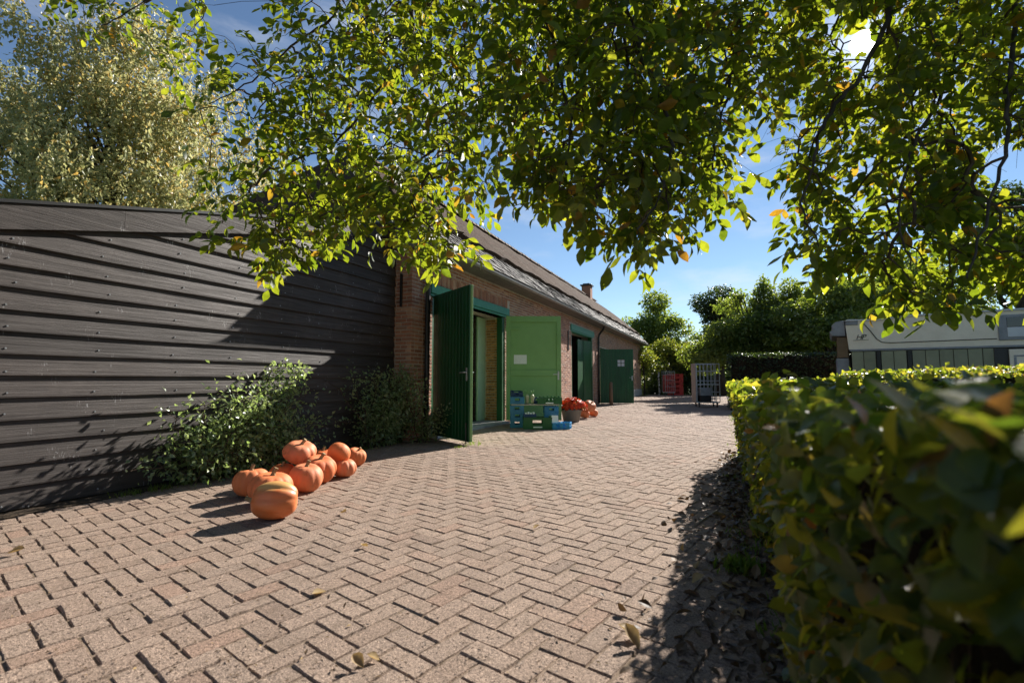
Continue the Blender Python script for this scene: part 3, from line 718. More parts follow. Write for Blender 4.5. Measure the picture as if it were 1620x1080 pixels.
# roof: eaves board, gutter, tile skirt, thatch, ridge tiles, hipped end
RA, RB = T0-.10, T1+.9
QE, ZE = .36, 3.25                      # eaves edge
sl = Geo(); sl.prism([(-.43, HW+.001), (.30, HW+.001), (.34, HW+.04), (.34, HW+.08), (-.43, HW+.55)], lambda p, q, e: F(e, p, q), RA, RB); sl.build('eaves_board', MAT['soffit'], barn)
gt = Geo()
prof = [(QE+.055*math.cos(a_)+.035, ZE-.03+.055*math.sin(a_)) for a_ in np.linspace(math.pi, 2*math.pi, 9)] + [(QE+.035+.049*math.cos(a_), ZE-.03+.049*math.sin(a_)) for a_ in np.linspace(2*math.pi, math.pi, 9)]
gt.prism(prof, lambda p, q, e: F(e, p, q), RA-.02, RB); gutter = gt.build('gutter', MAT['zinc'], barn)
sk = Geo(); QT, ZT = -.33, 3.94
sk.prism([(QE, ZE-.01), (QE, ZE+.012), (QT, ZT+.012), (QT, ZT-.02)], lambda p, q, e: F(e, p, q), RA+.01, RB); tr = sk.build('tile_roof', MAT['black'], barn)
sdir = np.array([0, 0, 0.]); run = math.hypot(QE-QT, ZT-ZE); rows = 6; ctile = []
upv = (F(0, QT, ZT)-F(0, QE, ZE)); upv /= np.linalg.norm(upv); nrmv = np.cross(upv, U3); nrmv = nrmv if nrmv[2] > 0 else -nrmv
Mt = []
for r_ in range(rows):
    a = RA - (.11 if r_ % 2 else 0); 
    while a < RB-.1:
        wd = .215; tl = random.gauss(0, .02)
        zt = nrmv*(.020+.010*random.random()); yv = upv*.24 - nrmv*(.028+random.uniform(0, .02)); xv = U3*wd + nrmv*tl*wd
        base = F(a+wd/2, QE+.03, ZE+.006) + upv*(r_*run/rows+.005*random.random()) + zt
        m = np.eye(4); m[:3, 0] = xv; m[:3, 1] = yv; m[:3, 2] = nrmv*.016; m[:3, 3] = base + yv*.5; Mt.append(m); a += wd+.006
pieces('roof_tile', 'roof_tiles', np.array(Mt), BOX_T, BOX_Q, MAT['slate'], tr, np.ones(len(Mt)))
# thatch with a thick lower lip, hipped at the near end
LIPQ, LIP0, LIP1 = -.14, 3.82, 3.97; RQ, RZ = -3.0, 6.25
HT = 8.4
def th_noise(t, q): return .02*math.sin(t*3.1+q*2)+.015*math.sin(t*7.7+q*5)+random.uniform(-.012, .012)
tg = Geo(); V = []; Fc = []
nt_, nq_ = 90, 9
tsamp = np.linspace(0, 1, nt_)
for i, u in enumerate(tsamp):
    for j in range(nq_+2):
        if j == 0: q, z_, ts0 = LIPQ-.42, LIP0+.10, RA-.05
        elif j == 1: q, z_, ts0 = LIPQ-.10, LIP0, RA-.05
        else:
            v = (j-2)/(nq_-1); q = LIPQ-.02+(RQ-LIPQ+.02)*v; z_ = LIP1+(RZ-LIP1)*v + .05*math.sin(math.pi*v); ts0 = RA-.05+(HT-RA+.05)*v
        t = ts0 + (RB+.1-ts0)*u
        V.append(F(t, q, z_+th_noise(t, q)))
nj = nq_+2
for i in range(nt_-1):
    for j in range(nj-1): Fc.append((i*nj+j, (i+1)*nj+j, (i+1)*nj+j+1, i*nj+j+1))
tg.add(V, Fc)
# near hip and back slope
hip = []; hf = []
for j in range(9):
    v = j/8
    for s_ in range(9):
        u = s_/8; qa = LIPQ-.02+(RQ-LIPQ+.02)*v; qb = -6.3+(RQ+6.3)*v
        hip.append(F(RA-.05+(HT-RA+.05)*v, qa+(qb-qa)*u, LIP1+(RZ-LIP1)*v+.05*math.sin(math.pi*v)+(0 if s_ in (0, 8) else random.uniform(-.015, .015))))
for j in range(8):
    for s_ in range(8): hf.append((j*9+s_, j*9+s_+1, (j+1)*9+s_+1, (j+1)*9+s_))
tg.add(hip, hf)
tg.add([F(RA-.05, LIPQ, LIP0), F(RA-.05, -6.3, LIP0), F(RA-.05, -6.3, LIP1), F(RA-.05, LIPQ-.02, LIP1)], [(0, 1, 2, 3)])
tg.add([F(RA-.05, -6.3, LIP1), F(RB+.1, -6.3, LIP1), F(RB+.1, RQ, RZ), F(HT, RQ, RZ)], [(0, 1, 2, 3)])
tg.add([F(RB+.1, LIPQ, LIP0), F(RB+.1, -6.3, LIP0), F(RB+.1, RQ, RZ)], [(0, 1, 2)])
thatch = tg.build('thatch_roof', MAT['thatch'], barn)
Mr = []; a = HT
while a < RB:
    m = np.eye(4); m[:3, 0] = U3*.31; m[:3, 1] = N3*.30*random.uniform(.95, 1.05); m[:3, 2] = Z3*.12; m[:3, 3] = F(a+.15, RQ, RZ-.02+random.uniform(0, .015)); Mr.append(m); a += .30
RT = []; RQd = []
for i, x in enumerate((-.5, .5)):
    for j in range(7):
        a_ = math.pi*j/6; sc_ = 1.0 if i == 0 else .9; RT.append((x, math.cos(a_)*.5*sc_, math.sin(a_)*sc_))
for j in range(6): RQd.append((j, j+1, 7+j+1, 7+j))
pieces('ridge_tile', 'ridge_tiles', np.array(Mr), RT, RQd, MAT['ridge'], thatch, np.ones(len(Mr)))
cg = Geo(); cg.bevbox(29.55, 30.1, RQ-.28, RQ+.28, 5.8, 6.9, .01, F); chim = cg.build('chimney', MAT['brick'], barn)
cg = Geo(); cg.bevbox(29.47, 30.18, RQ-.36, RQ+.36, 6.9, 6.98, .01, F); cg.bevbox(29.6, 30.05, RQ-.22, RQ+.22, 6.98, 7.06, .01, F); cg.build('chimney_cap', MAT['black'], chim)

# ------------------------------------------------------------------ plants: shared builders
def arc(p0, p1, sag, n=8, jit=.0):
    p0, p1 = np.array(p0, float), np.array(p1, float); out = []
    for i in range(n+1):
        u = i/n; p = p0+(p1-p0)*u; p[2] += sag*4*u*(1-u); p += RS.normal(0, jit, 3)*(0 < i < n); out.append(p)
    return out
def crown_points(blobs, n, rs, shell=.55):
    """points in the outer part of a set of ellipsoids, thinned inside"""
    vol = np.array([b[3]*b[4]*b[5] for b in blobs])**.72; cnt = rs.multinomial(n, vol/vol.sum()); P = []; C = []
    for b, c in zip(blobs, cnt):
        d = unit(c, rs); r = rs.uniform(shell**3, 1.0, c)**(1/3); r *= 1+rs.normal(0, .09, c)
        P.append(np.array(b[:3])+d*r[:, None]*np.array(b[3:6])); C.append(d)
    return np.concatenate(P), np.concatenate(C)
def clumpy(c, r, nsub, rs, scale=.42, flat=.8):
    """sub-clumps over an ellipsoid crown"""
    out = []
    for i in range(nsub):
        d = unit(1, rs)[0]; k = rs.uniform(.35, .95); p = np.array(c)+d*k*np.array(r); s = scale*rs.uniform(.6, 1.25)
        out.append((*p, r[0]*s, r[1]*s, r[2]*s*flat))
    return out
def tree(name, label, base, blobs, nleaf, size, mat, trunk_h, trunk_r, group=None, cat='tree', seed=1, droop=.35, aspect=.9, lean=(0, 0)):
    rs = np.random.RandomState(seed); t = thing(name, label, cat, base, group); base = np.array(base, float)
    top = base+np.array([lean[0], lean[1], trunk_h]); g = Geo()
    g.tube([base-(0, 0, .1), base+(top-base)*.3+rs.normal(0, .04, 3), base+(top-base)*.7+rs.normal(0, .06, 3), top], [trunk_r*1.25, trunk_r, trunk_r*.8, trunk_r*.6], 9)
    g.build('trunk', MAT['bark'], t, smooth=True); g = Geo()
    for b in blobs:
        p = np.array(b[:3]); s = base+(top-base)*rs.uniform(.55, 1.0); mid = (s+p)/2+rs.normal(0, .15, 3)
        g.tube([s, mid, p, p+unit(1, rs)[0]*np.array(b[3:6])*.6], [trunk_r*.35, trunk_r*.2, trunk_r*.1, trunk_r*.03], 5)
    g.build('branches', MAT['bark'], t)
    P, D = crown_points(blobs, nleaf, rs, .4)
    y = unit(nleaf, rs)*.9+D*.6; y[:, 2] -= droop; zz = unit(nleaf, rs)+np.array([0, 0, .7])
    s = size*rs.uniform(.6, 1.35, nleaf)
    merged('crown', frames(P, y, zz, s*aspect, s), FOLD_T, FOLD_Q, mat, t, 'stuff'); return t

# ------------------------------------------------------------------ overhanging walnut tree
def inside(poly, x, y):
    x = np.asarray(x); y = np.asarray(y); c = np.zeros(x.shape, bool); n = len(poly); j = n-1
    for i in range(n):
        xi, yi = poly[i]; xj, yj = poly[j]
        cond = ((yi > y) != (yj > y)) & (x < (xj-xi)*(y-yi)/((yj-yi) if yj != yi else 1e-9)+xi); c ^= cond; j = i
    return c
CAN = [(40, -400), (60, -20), (120, 45), (200, 85), (262, 120), (275, 180), (305, 235), (322, 300), (345, 370), (395, 395), (440, 425), (480, 385), (560, 352), (620, 378), (668, 400), (712, 400), (735, 372), (752, 318), (790, 278), (840, 292), (890, 305), (935, 340), (985, 385), (1010, 390), (1045, 355), (1100, 335), (1135, 325), (1150, 270), (1158, 222), (1180, 165), (1215, 170), (1240, 200), (1228, 250), (1262, 290), (1262, 390), (1290, 415), (1345, 390), (1400, 455), (1440, 485), (1500, 465), (1560, 430), (1640, 440), (1760, 400), (1760, -400)]
HOLES = [[(1545, 238), (1640, 232), (1640, 318), (1565, 300)], [(360, -30), (430, -40), (432, 40), (380, 30)], [(1335, 30), (1392, 25), (1400, 90), (1370, 108), (1335, 95)], [(1200, 200), (1228, 215), (1232, 290), (1205, 280)], [(740, 60), (770, 40), (765, 110), (745, 120)], [(690, 330), (745, 300), (750, 350), (720, 372)]]
def depth_range(x):                    # how far off the hanging sprays are, left part farther than the middle
    return np.interp(x, [0, 350, 700, 850, 1000, 1150, 1300, 1640], [4.3, 4.0, 3.4, 2.7, 2.5, 2.9, 3.0, 2.8])
fork = np.array([3.9, -1.1, 2.9])
LIMBS = [
    [(1425, -70, 3.3), (1405, 30, 3.2), (1350, 130, 3.1), (1300, 200, 3.0), (1285, 270, 2.9), (1268, 330, 2.8), (1295, 390, 2.7)],
    [(1570, -70, 3.7), (1525, 50, 3.5), (1490, 150, 3.3), (1445, 230, 3.1), (1420, 330, 2.9), (1440, 420, 2.7)],
    [(1000, -70, 3.1), (1008, 60, 3.0), (1040, 150, 2.9), (1063, 220, 2.8), (1048, 300, 2.6), (1010, 370, 2.5)],
    [(985, -70, 3.5), (992, 100, 3.2), (962, 200, 3.0), (942, 290, 2.7)],
    [(866, -70, 3.6), (880, 90, 3.3), (902, 190, 3.0), (885, 300, 2.7)],
    [(560, -70, 4.9), (530, 20, 4.7), (470, 66, 4.6), (400, 128, 4.5), (330, 165, 4.4)],
    [(668, -70, 4.6), (650, 60, 4.4), (600, 140, 4.3), (530, 225, 4.2), (456, 262, 4.1), (446, 345, 4.0)],
    [(770, -70, 4.3), (742, 80, 4.1), (722, 200, 4.0), (690, 310, 3.8)],
    [(300, -80, 5.0), (230, 0, 4.8), (160, 40, 4.7)],
    [(1180, -70, 3.8), (1170, 60, 3.5), (1150, 150, 3.2), (1130, 240, 3.0), (1120, 320, 2.8)],
    [(1640, -60, 3.2), (1600, 120, 3.0), (1590, 230, 2.8), (1560, 340, 2.6), (1530, 440, 2.4)],
]
walnut = thing('walnut_tree', 'tall walnut tree whose leafy branches hang into the top of the picture', 'tree', (fork[0], fork[1], 0))
nodes = []; g = Geo()
g.tube([(fork[0], fork[1], -.2), (fork[0]+.05, fork[1], 1.2), (fork[0]-.03, fork[1]+.04, 2.2), fork], [.30, .23, .21, .2], 14); g.build('trunk', MAT['bark'], walnut, smooth=True)
limb_r = []
for L in LIMBS:
    P = [pix(*p) for p in L]; st = P[0]
    mid1 = fork+(st-fork)*.35+np.array([0, -.3, 1.1]); mid2 = fork+(st-fork)*.75+np.array([0, -.2, .8])
    path = [fork, mid1, mid2]+P
    # smooth
    pts = []
    for i in range(len(path)-1):
        p0 = path[max(i-1, 0)]; p1 = path[i]; p2 = path[i+1]; p3 = path[min(i+2, len(path)-1)]
        for k in range(6):
            u = k/6; pts.append(.5*((2*p1)+(-p0+p2)*u+(2*p0-5*p1+4*p2-p3)*u*u+(-p0+3*p1-3*p2+p3)*u**3))
    pts.append(path[-1]); pts = np.array(pts); pts[1:-1] += RS.normal(0, .008, (len(pts)-2, 3))
    rr = np.interp(np.linspace(0, 1, len(pts)), [0, .3, .45, 1], [.09, .04, .017, .004])
    gg = Geo(); gg.tube(pts, list(rr), 7); gg.build('limb', MAT['bark'], walnut, smooth=True)
    nodes += [p for p in pts[14:]]
nodes = np.array(nodes)
NS = 6200
cx = RS.uniform(0, 1700, NS*4); cy = RS.uniform(-330, 520, NS*4)
keep = inside(CAN, cx, cy)
for h in HOLES: keep &= ~inside(h, cx, cy)
# thinner towards the upper left, where the willow and the sky show
keep &= ~((cx < 300) & (RS.uniform(size=len(cx)) < .45))
lump = np.sin(cx*.021+1.3)*np.sin(cy*.027+.4)+np.sin(cx*.047-cy*.031)*.6
keep &= RS.uniform(size=len(cx)) < np.clip(np.interp(cx, [0, 250, 420, 700, 1120, 1220, 1640], [.5, .6, .74, .80, .78, .52, .5])+.22*((cx > 1250) & (cy < 190))+.16*((cx > 560) & (cx < 1200) & (cy < 170))+.36*lump, .12, 1)
cx, cy = cx[keep], cy[keep]
d0 = depth_range(cx); dep = d0+RS.beta(1.3, 1.9, len(cx))*np.interp(cy, [-300, 0, 300, 450], [2.6, 2.4, 1.2, .6])
SP = np.array([pix(x, y, d) for x, y, d in zip(cx, cy, dep)])
# a spray may not throw its shadow on the sunlit yard or on the walls in view
def lands_in_view(P, hedge=False):
    k = P[:, 2]/SUN[2]; G = P-SUN*k[:, None]; x, y, f = proj(G); t, q = toF(G)
    bad = (f > .5) & (x > -60) & (x < 1660) & (y < 1130) & (q > -REC) & (q < 4.7)
    for plane, ta, tb in ((-REC, -2, T0), (0, T0, 31)):
        tt, qq = toF(P); s = -(N2@SUN[:2]); k2 = (qq-plane)/(N2@SUN[:2]); H = P-SUN*k2[:, None]; th, _ = toF(H)
        x, y, f = proj(H); bad |= (k2 > 0) & (H[:, 2] > 0) & (th > ta) & (th < tb) & (f > .3) & (x > -30)
    k3 = (P[:, 2]-1.0)/SUN[2]; G = P-SUN*k3[:, None]; t, q = toF(G); bad |= hedge & (k3 > 0) & (t > 3.3) & (t < 7.4) & (q > 4.7) & (q < 10)
    return bad
bad = lands_in_view(SP, True)
for o_ in (-.5, -.28, .28, .5): bad |= lands_in_view(SP+N3*o_)
for o_ in (-.25, .25): bad |= lands_in_view(SP+U3*o_)
SP = SP[~bad][:NS]; ns = len(SP)
print('sprays', ns, 'rejected', bad.sum())
# grow: each spray joins the nearest limb node or spray already joined, preferring what is above it
def pdist(A, B):
    d = B[None]-A[:, None]; up = d[:, :, 2]; return np.sqrt((d**2).sum(2))+np.where(up < 0, -up*.9, 0)
dm = pdist(SP, nodes).min(1); order = np.argsort(dm); SP = SP[order]
allp = np.concatenate([nodes, SP]); par = np.zeros(ns, int); nn = len(nodes)
for i in range(ns):
    c = allp[:nn+i]; d = c-SP[i]; dd = np.sqrt((d**2).sum(1))+np.where(d[:, 2] < 0, -d[:, 2]*.9, 0); par[i] = dd.argmin()
load = np.ones(ns)
for i in range(ns-1, -1, -1):
    if par[i] >= nn: load[par[i]-nn] += load[i]
g = Geo()
LB, LY, LZ, LS = [], [], [], []
for i in range(ns):
    p0, p1 = allp[par[i]], SP[i]; r1 = .0022*load[i]**.42; r0 = min(.012, r1*1.25)
    ln = np.linalg.norm(p1-p0); mid = (p0+p1)/2+np.array([0, 0, .10*ln])+RS.normal(0, .05*ln, 3)
    g.tube([p0, mid, p1], [r0, (r0+r1)/2, r1], 4, False)
    dirn = p1-p0; dirn = dirn/(np.linalg.norm(dirn)+1e-6)*.6+unit(1)[0]*np.array([.8, .8, .5]); dirn[2] -= .25; dirn /= np.linalg.norm(dirn)
    rl = RS.uniform(.13, .26); npair = RS.randint(2, 4); end = p1+dirn*rl; end[2] -= .04
    rm_ = p1+dirn*rl*.5+np.array([0, 0, .01]); g.tube([p1, rm_, end], [.0016, .0014, .001], 3, False)
    side = np.cross(dirn, np.array([0, 0, 1.0])); side /= np.linalg.norm(side)+1e-6; upn = np.cross(side, dirn)
    rollv = RS.normal(0, .5); c_, s_ = math.cos(rollv), math.sin(rollv); side, upn = side*c_+upn*s_, upn*c_-side*s_
    for k in range(npair):
        u = (k+.7)/(npair+.2); b = p1+(end-p1)*u
        for sg in (-1, 1):
            LB.append(b); LY.append(side*sg*.85+dirn*.55+np.array([0, 0, -.28])+RS.normal(0, .2, 3)); LZ.append(upn+RS.normal(0, .35, 3)); LS.append(RS.uniform(.06, .115)*(.75+.35*u))
    LB.append(end); LY.append(dirn+np.array([0, 0, -.35])+RS.normal(0, .2, 3)); LZ.append(upn+RS.normal(0, .35, 3)); LS.append(RS.uniform(.08, .13))
g.build('twigs', MAT['twig'], walnut, kind='stuff')
LB, LY, LZ, LS = np.array(LB), np.array(LY), np.array(LZ), np.array(LS)
lx, ly_, lf = proj(LB+LY*LS[:, None]*.5)
keep = (np.hypot(lx-1365, ly_-67) > 19)
for h in HOLES[:1]+HOLES[3:4]: keep &= ~inside(h, lx, ly_)
LB, LY, LZ, LS = LB[keep], LY[keep], LZ[keep], LS[keep]
Mw = frames(LB, LY, LZ, LS*RS.uniform(.8, 1.05, len(LS)), LS)
lx, ly_, lf = proj(LB); low = np.interp(ly_, [0, 250, 450], [.6, .9, 1.3])
T2_, Q2_ = leaf_template(4, .34, .42, .26); T2_[:, 0] += .10*T2_[:, 1]**2
T3_, _q = leaf_template(4, .05, -.10, .33); T3_[:, 0] -= .08*T3_[:, 1]**2; T3_[::3, 2] += .03
which = RS.randint(0, 3, len(LS))
for wi, (T_, Q_) in enumerate(((LEAF_T, LEAF_Q), (T2_, Q2_), (T3_, LEAF_Q))):
    sel = which == wi; pieces('leaf', 'foliage', Mw[sel], T_, Q_, MAT['walnut'], walnut, LS[sel], 98, True, low[sel])
print('walnut leaves', len(LS))

# ------------------------------------------------------------------ hedges
def hedge(name, label, ta, tb, qa, qb, h, nleaf, lsize, seed, leaf_parts=0, mat='hedge_leaf', lean=0.0, hslope=0.0):
    rs = np.random.RandomState(seed); t = thing(name, label, 'hedge', F((ta+tb)/2, (qa+qb)/2, 0))
    g = Geo(); n = 14; ins = .10
    def lump(tt, qq, zz): return F(tt+rs.uniform(-.03, .03), qq+rs.uniform(-.03, .03), max(zz, .02)+rs.uniform(-.03, .02))
    na = max(3, int((tb-ta)/.25)); nb_ = max(3, int((qb-qa)/.25)); nz_ = 5
    def sheet(fn, a, b):
        V = [fn(i/a, j/b) for i in range(a+1) for j in range(b+1)]; g.add(V, [(i*(b+1)+j, (i+1)*(b+1)+j, (i+1)*(b+1)+j+1, i*(b+1)+j+1) for i in range(a) for j in range(b)])
    hh = lambda qq: h+hslope*(qq-qa)
    sheet(lambda u, v: lump(ta+ins+(tb-ta-2*ins)*u, qa+ins, (h-ins)*v), na, nz_)
    sheet(lambda u, v: lump(ta+ins+(tb-ta-2*ins)*u, qb-ins, (hh(qb)-ins)*v), na, nz_)
    sheet(lambda u, v: lump(ta+ins, qa+ins+(qb-qa-2*ins)*u, (hh(qa+(qb-qa)*u)-ins)*v), nb_, nz_)
    sheet(lambda u, v: lump(tb-ins, qa+ins+(qb-qa-2*ins)*u, (hh(qa+(qb-qa)*u)-ins)*v), nb_, nz_)
    sheet(lambda u, v: lump(ta+ins+(tb-ta-2*ins)*u, qa+ins+(qb-qa-2*ins)*v, hh(qa+(qb-qa)*v)-ins), na, nb_)
    g.build('branches', MAT['hedge_core'], t)
    # leaves over the clipped faces
    areas = np.array([(tb-ta)*h, (tb-ta)*h*.5, (qb-qa)*h, (qb-qa)*h, (tb-ta)*(qb-qa)*1.25]); cnt = rs.multinomial(nleaf, areas/areas.sum())
    P, D = [], []
    for k, c in enumerate(cnt):
        u, v = rs.uniform(size=c), rs.uniform(size=c); inn = np.abs(rs.normal(0, .07, c))-.035
        zz = .03+(h-.03)*v**.85
        if k == 0: tt, qq, z_, d = ta+(tb-ta)*u, qa+inn, zz, np.array([0, -1, .25])
        elif k == 1: tt, qq, z_, d = ta+(tb-ta)*u, qb-inn, zz, np.array([0, 1, .25])
        elif k == 2: tt, qq, z_, d = ta+inn, qa+(qb-qa)*u, zz, np.array([-1, 0, .25])
        elif k == 3: tt, qq, z_, d = tb-inn, qa+(qb-qa)*u, zz, np.array([1, 0, .25])
        else: tt, qq, z_, d = ta+(tb-ta)*u, qa+(qb-qa)*v, h-.01-np.abs(inn)*.8+np.where(rs.uniform(size=c) < .05, rs.uniform(0, .05, c), 0), np.array([0, 0, 1.])
        wav = .03*np.sin(tt*3.3)+.025*np.sin(tt*7.1+z_*5); z_ = z_+hslope*(qq-qa)*(z_/h)
        if k == 0: qq = qq+wav-lean*(z_/h)
        if k == 4: qq = qq-lean*np.clip(1-(qq-qa)/.3, 0, 1)
        if k == 4: z_ = z_+wav*.6
        xy = F0+tt[:, None]*U2+qq[:, None]*N2; P.append(np.c_[xy, z_]); dd = U3*d[0]+N3*d[1]+Z3*d[2]; D.append(np.tile(dd, (c, 1)))
    P, D = np.concatenate(P), np.concatenate(D)
    far = np.linalg.norm(P-EYE, axis=1) > .36; P, D = P[far], D[far]; k = len(P)
    y = unit(k, rs)*.75+D*.35; y[:, 2] -= .1; zz = D+unit(k, rs)*.8+np.array([0, 0, .5]); s = lsize*rs.uniform(.65, 1.25, k)
    M = frames(P-y*s[:, None]*.3, y, zz, s*rs.uniform(.95, 1.25, k), s)
    g = Geo()
    for i in rs.choice(k, min(420, k//6), replace=False):
        p = P[i]; d = -D[i]*.25+np.array([0, 0, -.12])+rs.normal(0, .06, 3); g.tube([p+d, p+d*.4+rs.normal(0, .015, 3), p], [.004, .003, .0015], 4, False)
    g.build('twigs', MAT['twig'], t, kind='stuff')
    if leaf_parts: pieces('leaf', 'foliage', M, LEAF_T, LEAF_Q, MAT[mat], t, s, leaf_parts, True)
    else: merged('foliage', M, FOLD_T, FOLD_Q, MAT[mat], t, 'stuff')
    return t
hedge('clipped_hedge', 'waist high clipped hornbeam hedge running along the right edge of the paved yard', -.7, 7.06, 4.88, 5.9, .965, 30000, .055, 11, 295, lean=.10)
hedge('clipped_hedge', 'clipped hedge with yellow sunlit top crossing in front of the caravan', 6.25, 7.04, 5.92, 13.5, 1.07, 15000, .062, 12, 0, hslope=.035)
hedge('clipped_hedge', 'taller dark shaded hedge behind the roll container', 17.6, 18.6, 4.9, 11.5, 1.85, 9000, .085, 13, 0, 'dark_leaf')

# ------------------------------------------------------------------ trees and shrubs beyond
def bl(x, y, Y, rx, ry, rz):            # crown clump centred on photo pixel x,y at distance Y, radii in metres
    return (*pix(x, y, Y), rx, ry, rz)
rsT = np.random.RandomState(5)
def crown_at(cs, nsub, scale=.45):
    out = []
    for c in cs: out += clumpy(c[:3], c[3:6], nsub, rsT, scale)
    return out
b = pix(150, 600, 17); willow_blobs = []
wt = thing('willow_tree', 'tall silvery green willow with yellowing leaves standing behind the black shed', 'tree', (b[0], b[1], 0))
wb = np.array([b[0], b[1], 0.]); g = Geo(); g.tube([wb, wb+(0.2, 0, 3), wb+(-.1, .2, 6), wb+(.2, 0, 9)], [.42, .36, .26, .14], 10); g.build('trunk', MAT['bark'], wt, smooth=True)
g = Geo(); WP, WY = [], []
rs = np.random.RandomState(21)
for i in range(190):
    a_ = rs.uniform(0, 2*math.pi); rr = rs.uniform(.5, 5.6); zt = rs.uniform(3.5, 14.5)*(1-.25*(rr/5.6)**2)
    tipp = wb+np.array([math.cos(a_)*rr, math.sin(a_)*rr*.8, zt]); st = wb+np.array([0, 0, max(2.2, min(9, zt-1-rr*.6))])
    if i % 3 == 0: g.tube(arc(st, tipp, .5, 5, .12), [.075, .06, .045, .03, .02, .01], 5)
    for s in range(17):
        c0 = tipp+rs.normal(0, .55, 3)*np.array([1, 1, .7]); ln = rs.uniform(.5, 1.9); m = int(32*ln)
        u = rs.uniform(0, 1, m); drift = rs.normal(0, .25, 3)*np.array([1, 1, 0])
        p = c0+np.outer(u, np.array([0, 0, -ln])+drift)+rs.normal(0, .07, (m, 3)); WP.append(p); yv = np.tile([0, 0, -1.0], (m, 1))+rs.normal(0, .75, (m, 3)); WY.append(yv)
g.build('branches', MAT['bark'], wt); WP, WY = np.concatenate(WP), np.concatenate(WY)
s = rs.uniform(.10, .21, len(WP)); merged('crown', frames(WP, WY, unit(len(WP), rs), s*.85, s), FOLD_T, FOLD_Q, MAT['willow_leaf'], wt, 'stuff')
print('willow', len(WP))
def base_of(x, Y): p = pix(x, 600, Y); return (p[0], p[1], 0)
tree('broadleaf_tree', 'rounded broadleaf tree against the sky past the far end of the barn', base_of(1035, 46), crown_at([bl(1035, 508, 46, 2.6, 2.5, 2.2), bl(1015, 535, 46, 2.3, 2, 1.6), bl(1060, 530, 46, 2.2, 2, 1.8), bl(1035, 565, 46, 2.4, 2, 1.8)], 10, .45), 15000, .27, MAT['tree_leaf'], 5, .3, 'trees beyond the yard', seed=31)
tree('ivy_clad_tree', 'dark ivy covered tree rising behind the green shrubs', base_of(1140, 30), crown_at([bl(1136, 480, 30, 1.35, 1.3, 1.5), bl(1135, 530, 30, 1.2, 1.2, 1.8)], 12, .55), 14000, .17, MAT['dark_leaf'], 5, .3, 'trees beyond the yard', seed=32)
tree('hazel_tree', 'broad bushy hazel with upright shoots behind the dark hedge', base_of(1200, 21), crown_at([bl(1190, 500, 21, 1.6, 1.5, 1.3), bl(1140, 540, 21, 1.3, 1.3, 1.2), bl(1240, 515, 21, 1.5, 1.4, 1.2), bl(1190, 560, 21, 2.2, 1.5, 1.1), bl(1215, 535, 20.5, 1.8, 1.2, 1.2), bl(1205, 465, 21, .45, .4, 1.0), bl(1168, 478, 21, .4, .4, .7), bl(1255, 470, 21, 1.2, 1, .9), bl(1160, 525, 21, 1.5, 1.2, 1.1), bl(1245, 560, 20.5, 1.7, 1.2, 1.1), bl(1120, 565, 21.5, 1.2, 1, 1.0)], 9, .46), 36000, .145, MAT['tree_leaf'], 2, .14, 'trees beyond the yard', seed=33)
tree('fruit_tree', 'leafy green fruit tree left of the caravan roof', base_of(1320, 19), crown_at([bl(1300, 500, 19, 1.4, 1.4, 1.3), bl(1350, 480, 19, 1.4, 1.3, 1.3), bl(1290, 545, 19, 1.5, 1.4, 1.0)], 10, .46), 20000, .15, MAT['tree_leaf'], 2, .15, 'trees beyond the yard', seed=34)
tree('orchard_tree', 'green orchard tree standing behind the middle of the caravan', base_of(1450, 21), crown_at([bl(1430, 460, 21, 2.0, 1.6, 1.6), bl(1500, 440, 21, 2.0, 1.6, 1.8), bl(1460, 520, 21, 2.4, 1.6, 1.3)], 10, .45), 18000, .17, MAT['tree_leaf'], 2.4, .18, 'trees beyond the yard', seed=35)
tree('alder_tree', 'dark tall tree behind the caravan window at the right edge', base_of(1625, 20), crown_at([bl(1620, 350, 20, 1.9, 1.8, 1.7), bl(1600, 410, 20, 1.6, 1.6, 1.4), bl(1660, 420, 20, 2.2, 2, 2.0), bl(1630, 480, 20, 2.0, 2, 1.4)], 10, .46), 20000, .17, MAT['dark_leaf'], 4, .22, 'trees beyond the yard', seed=36)
tree('elder_shrub', 'yellow green elder shrub growing at the end of the barn', base_of(1062, 33), crown_at([bl(1050, 560, 33, 1.5, 1.2, 1.1), bl(1085, 565, 33, 1.6, 1.3, 1.1), bl(1060, 590, 33, 2.0, 1.0, .9), bl(1105, 580, 33, 1.2, 1, 1.0)], 9, .42), 9000, .17, MAT['yellow_leaf'], 1.2, .08, 'shrubs at the end of the yard', 'shrub', 37)
tree('laurel_shrub', 'dark green shrub closing the yard behind the red crates', base_of(1085, 36), crown_at([bl(1050, 606, 34, 2.2, 1, 1.2), bl(1090, 604, 34, 2.0, 1, 1.3), bl(1130, 596, 32, 2.0, 1, 1.6)], 12, .55), 18000, .19, MAT['dark_leaf'], .8, .07, 'shrubs at the end of the yard', 'shrub', 38)
P = F(T1-.4, .22, 0)
tree('wall_creeper', 'creeper hanging over the far corner of the barn wall', (P[0], P[1], 0), [(*F(T1-.5, .2, 2.4), .7, .7, .5), (*F(T1+.2, .2, 2.2), .6, .6, .8), (*F(T1+.5, -.1, 1.2), .5, .5, 1.0)], 2600, .14, MAT['yellow_leaf'], 2.2, .05, None, 'creeper', 39)
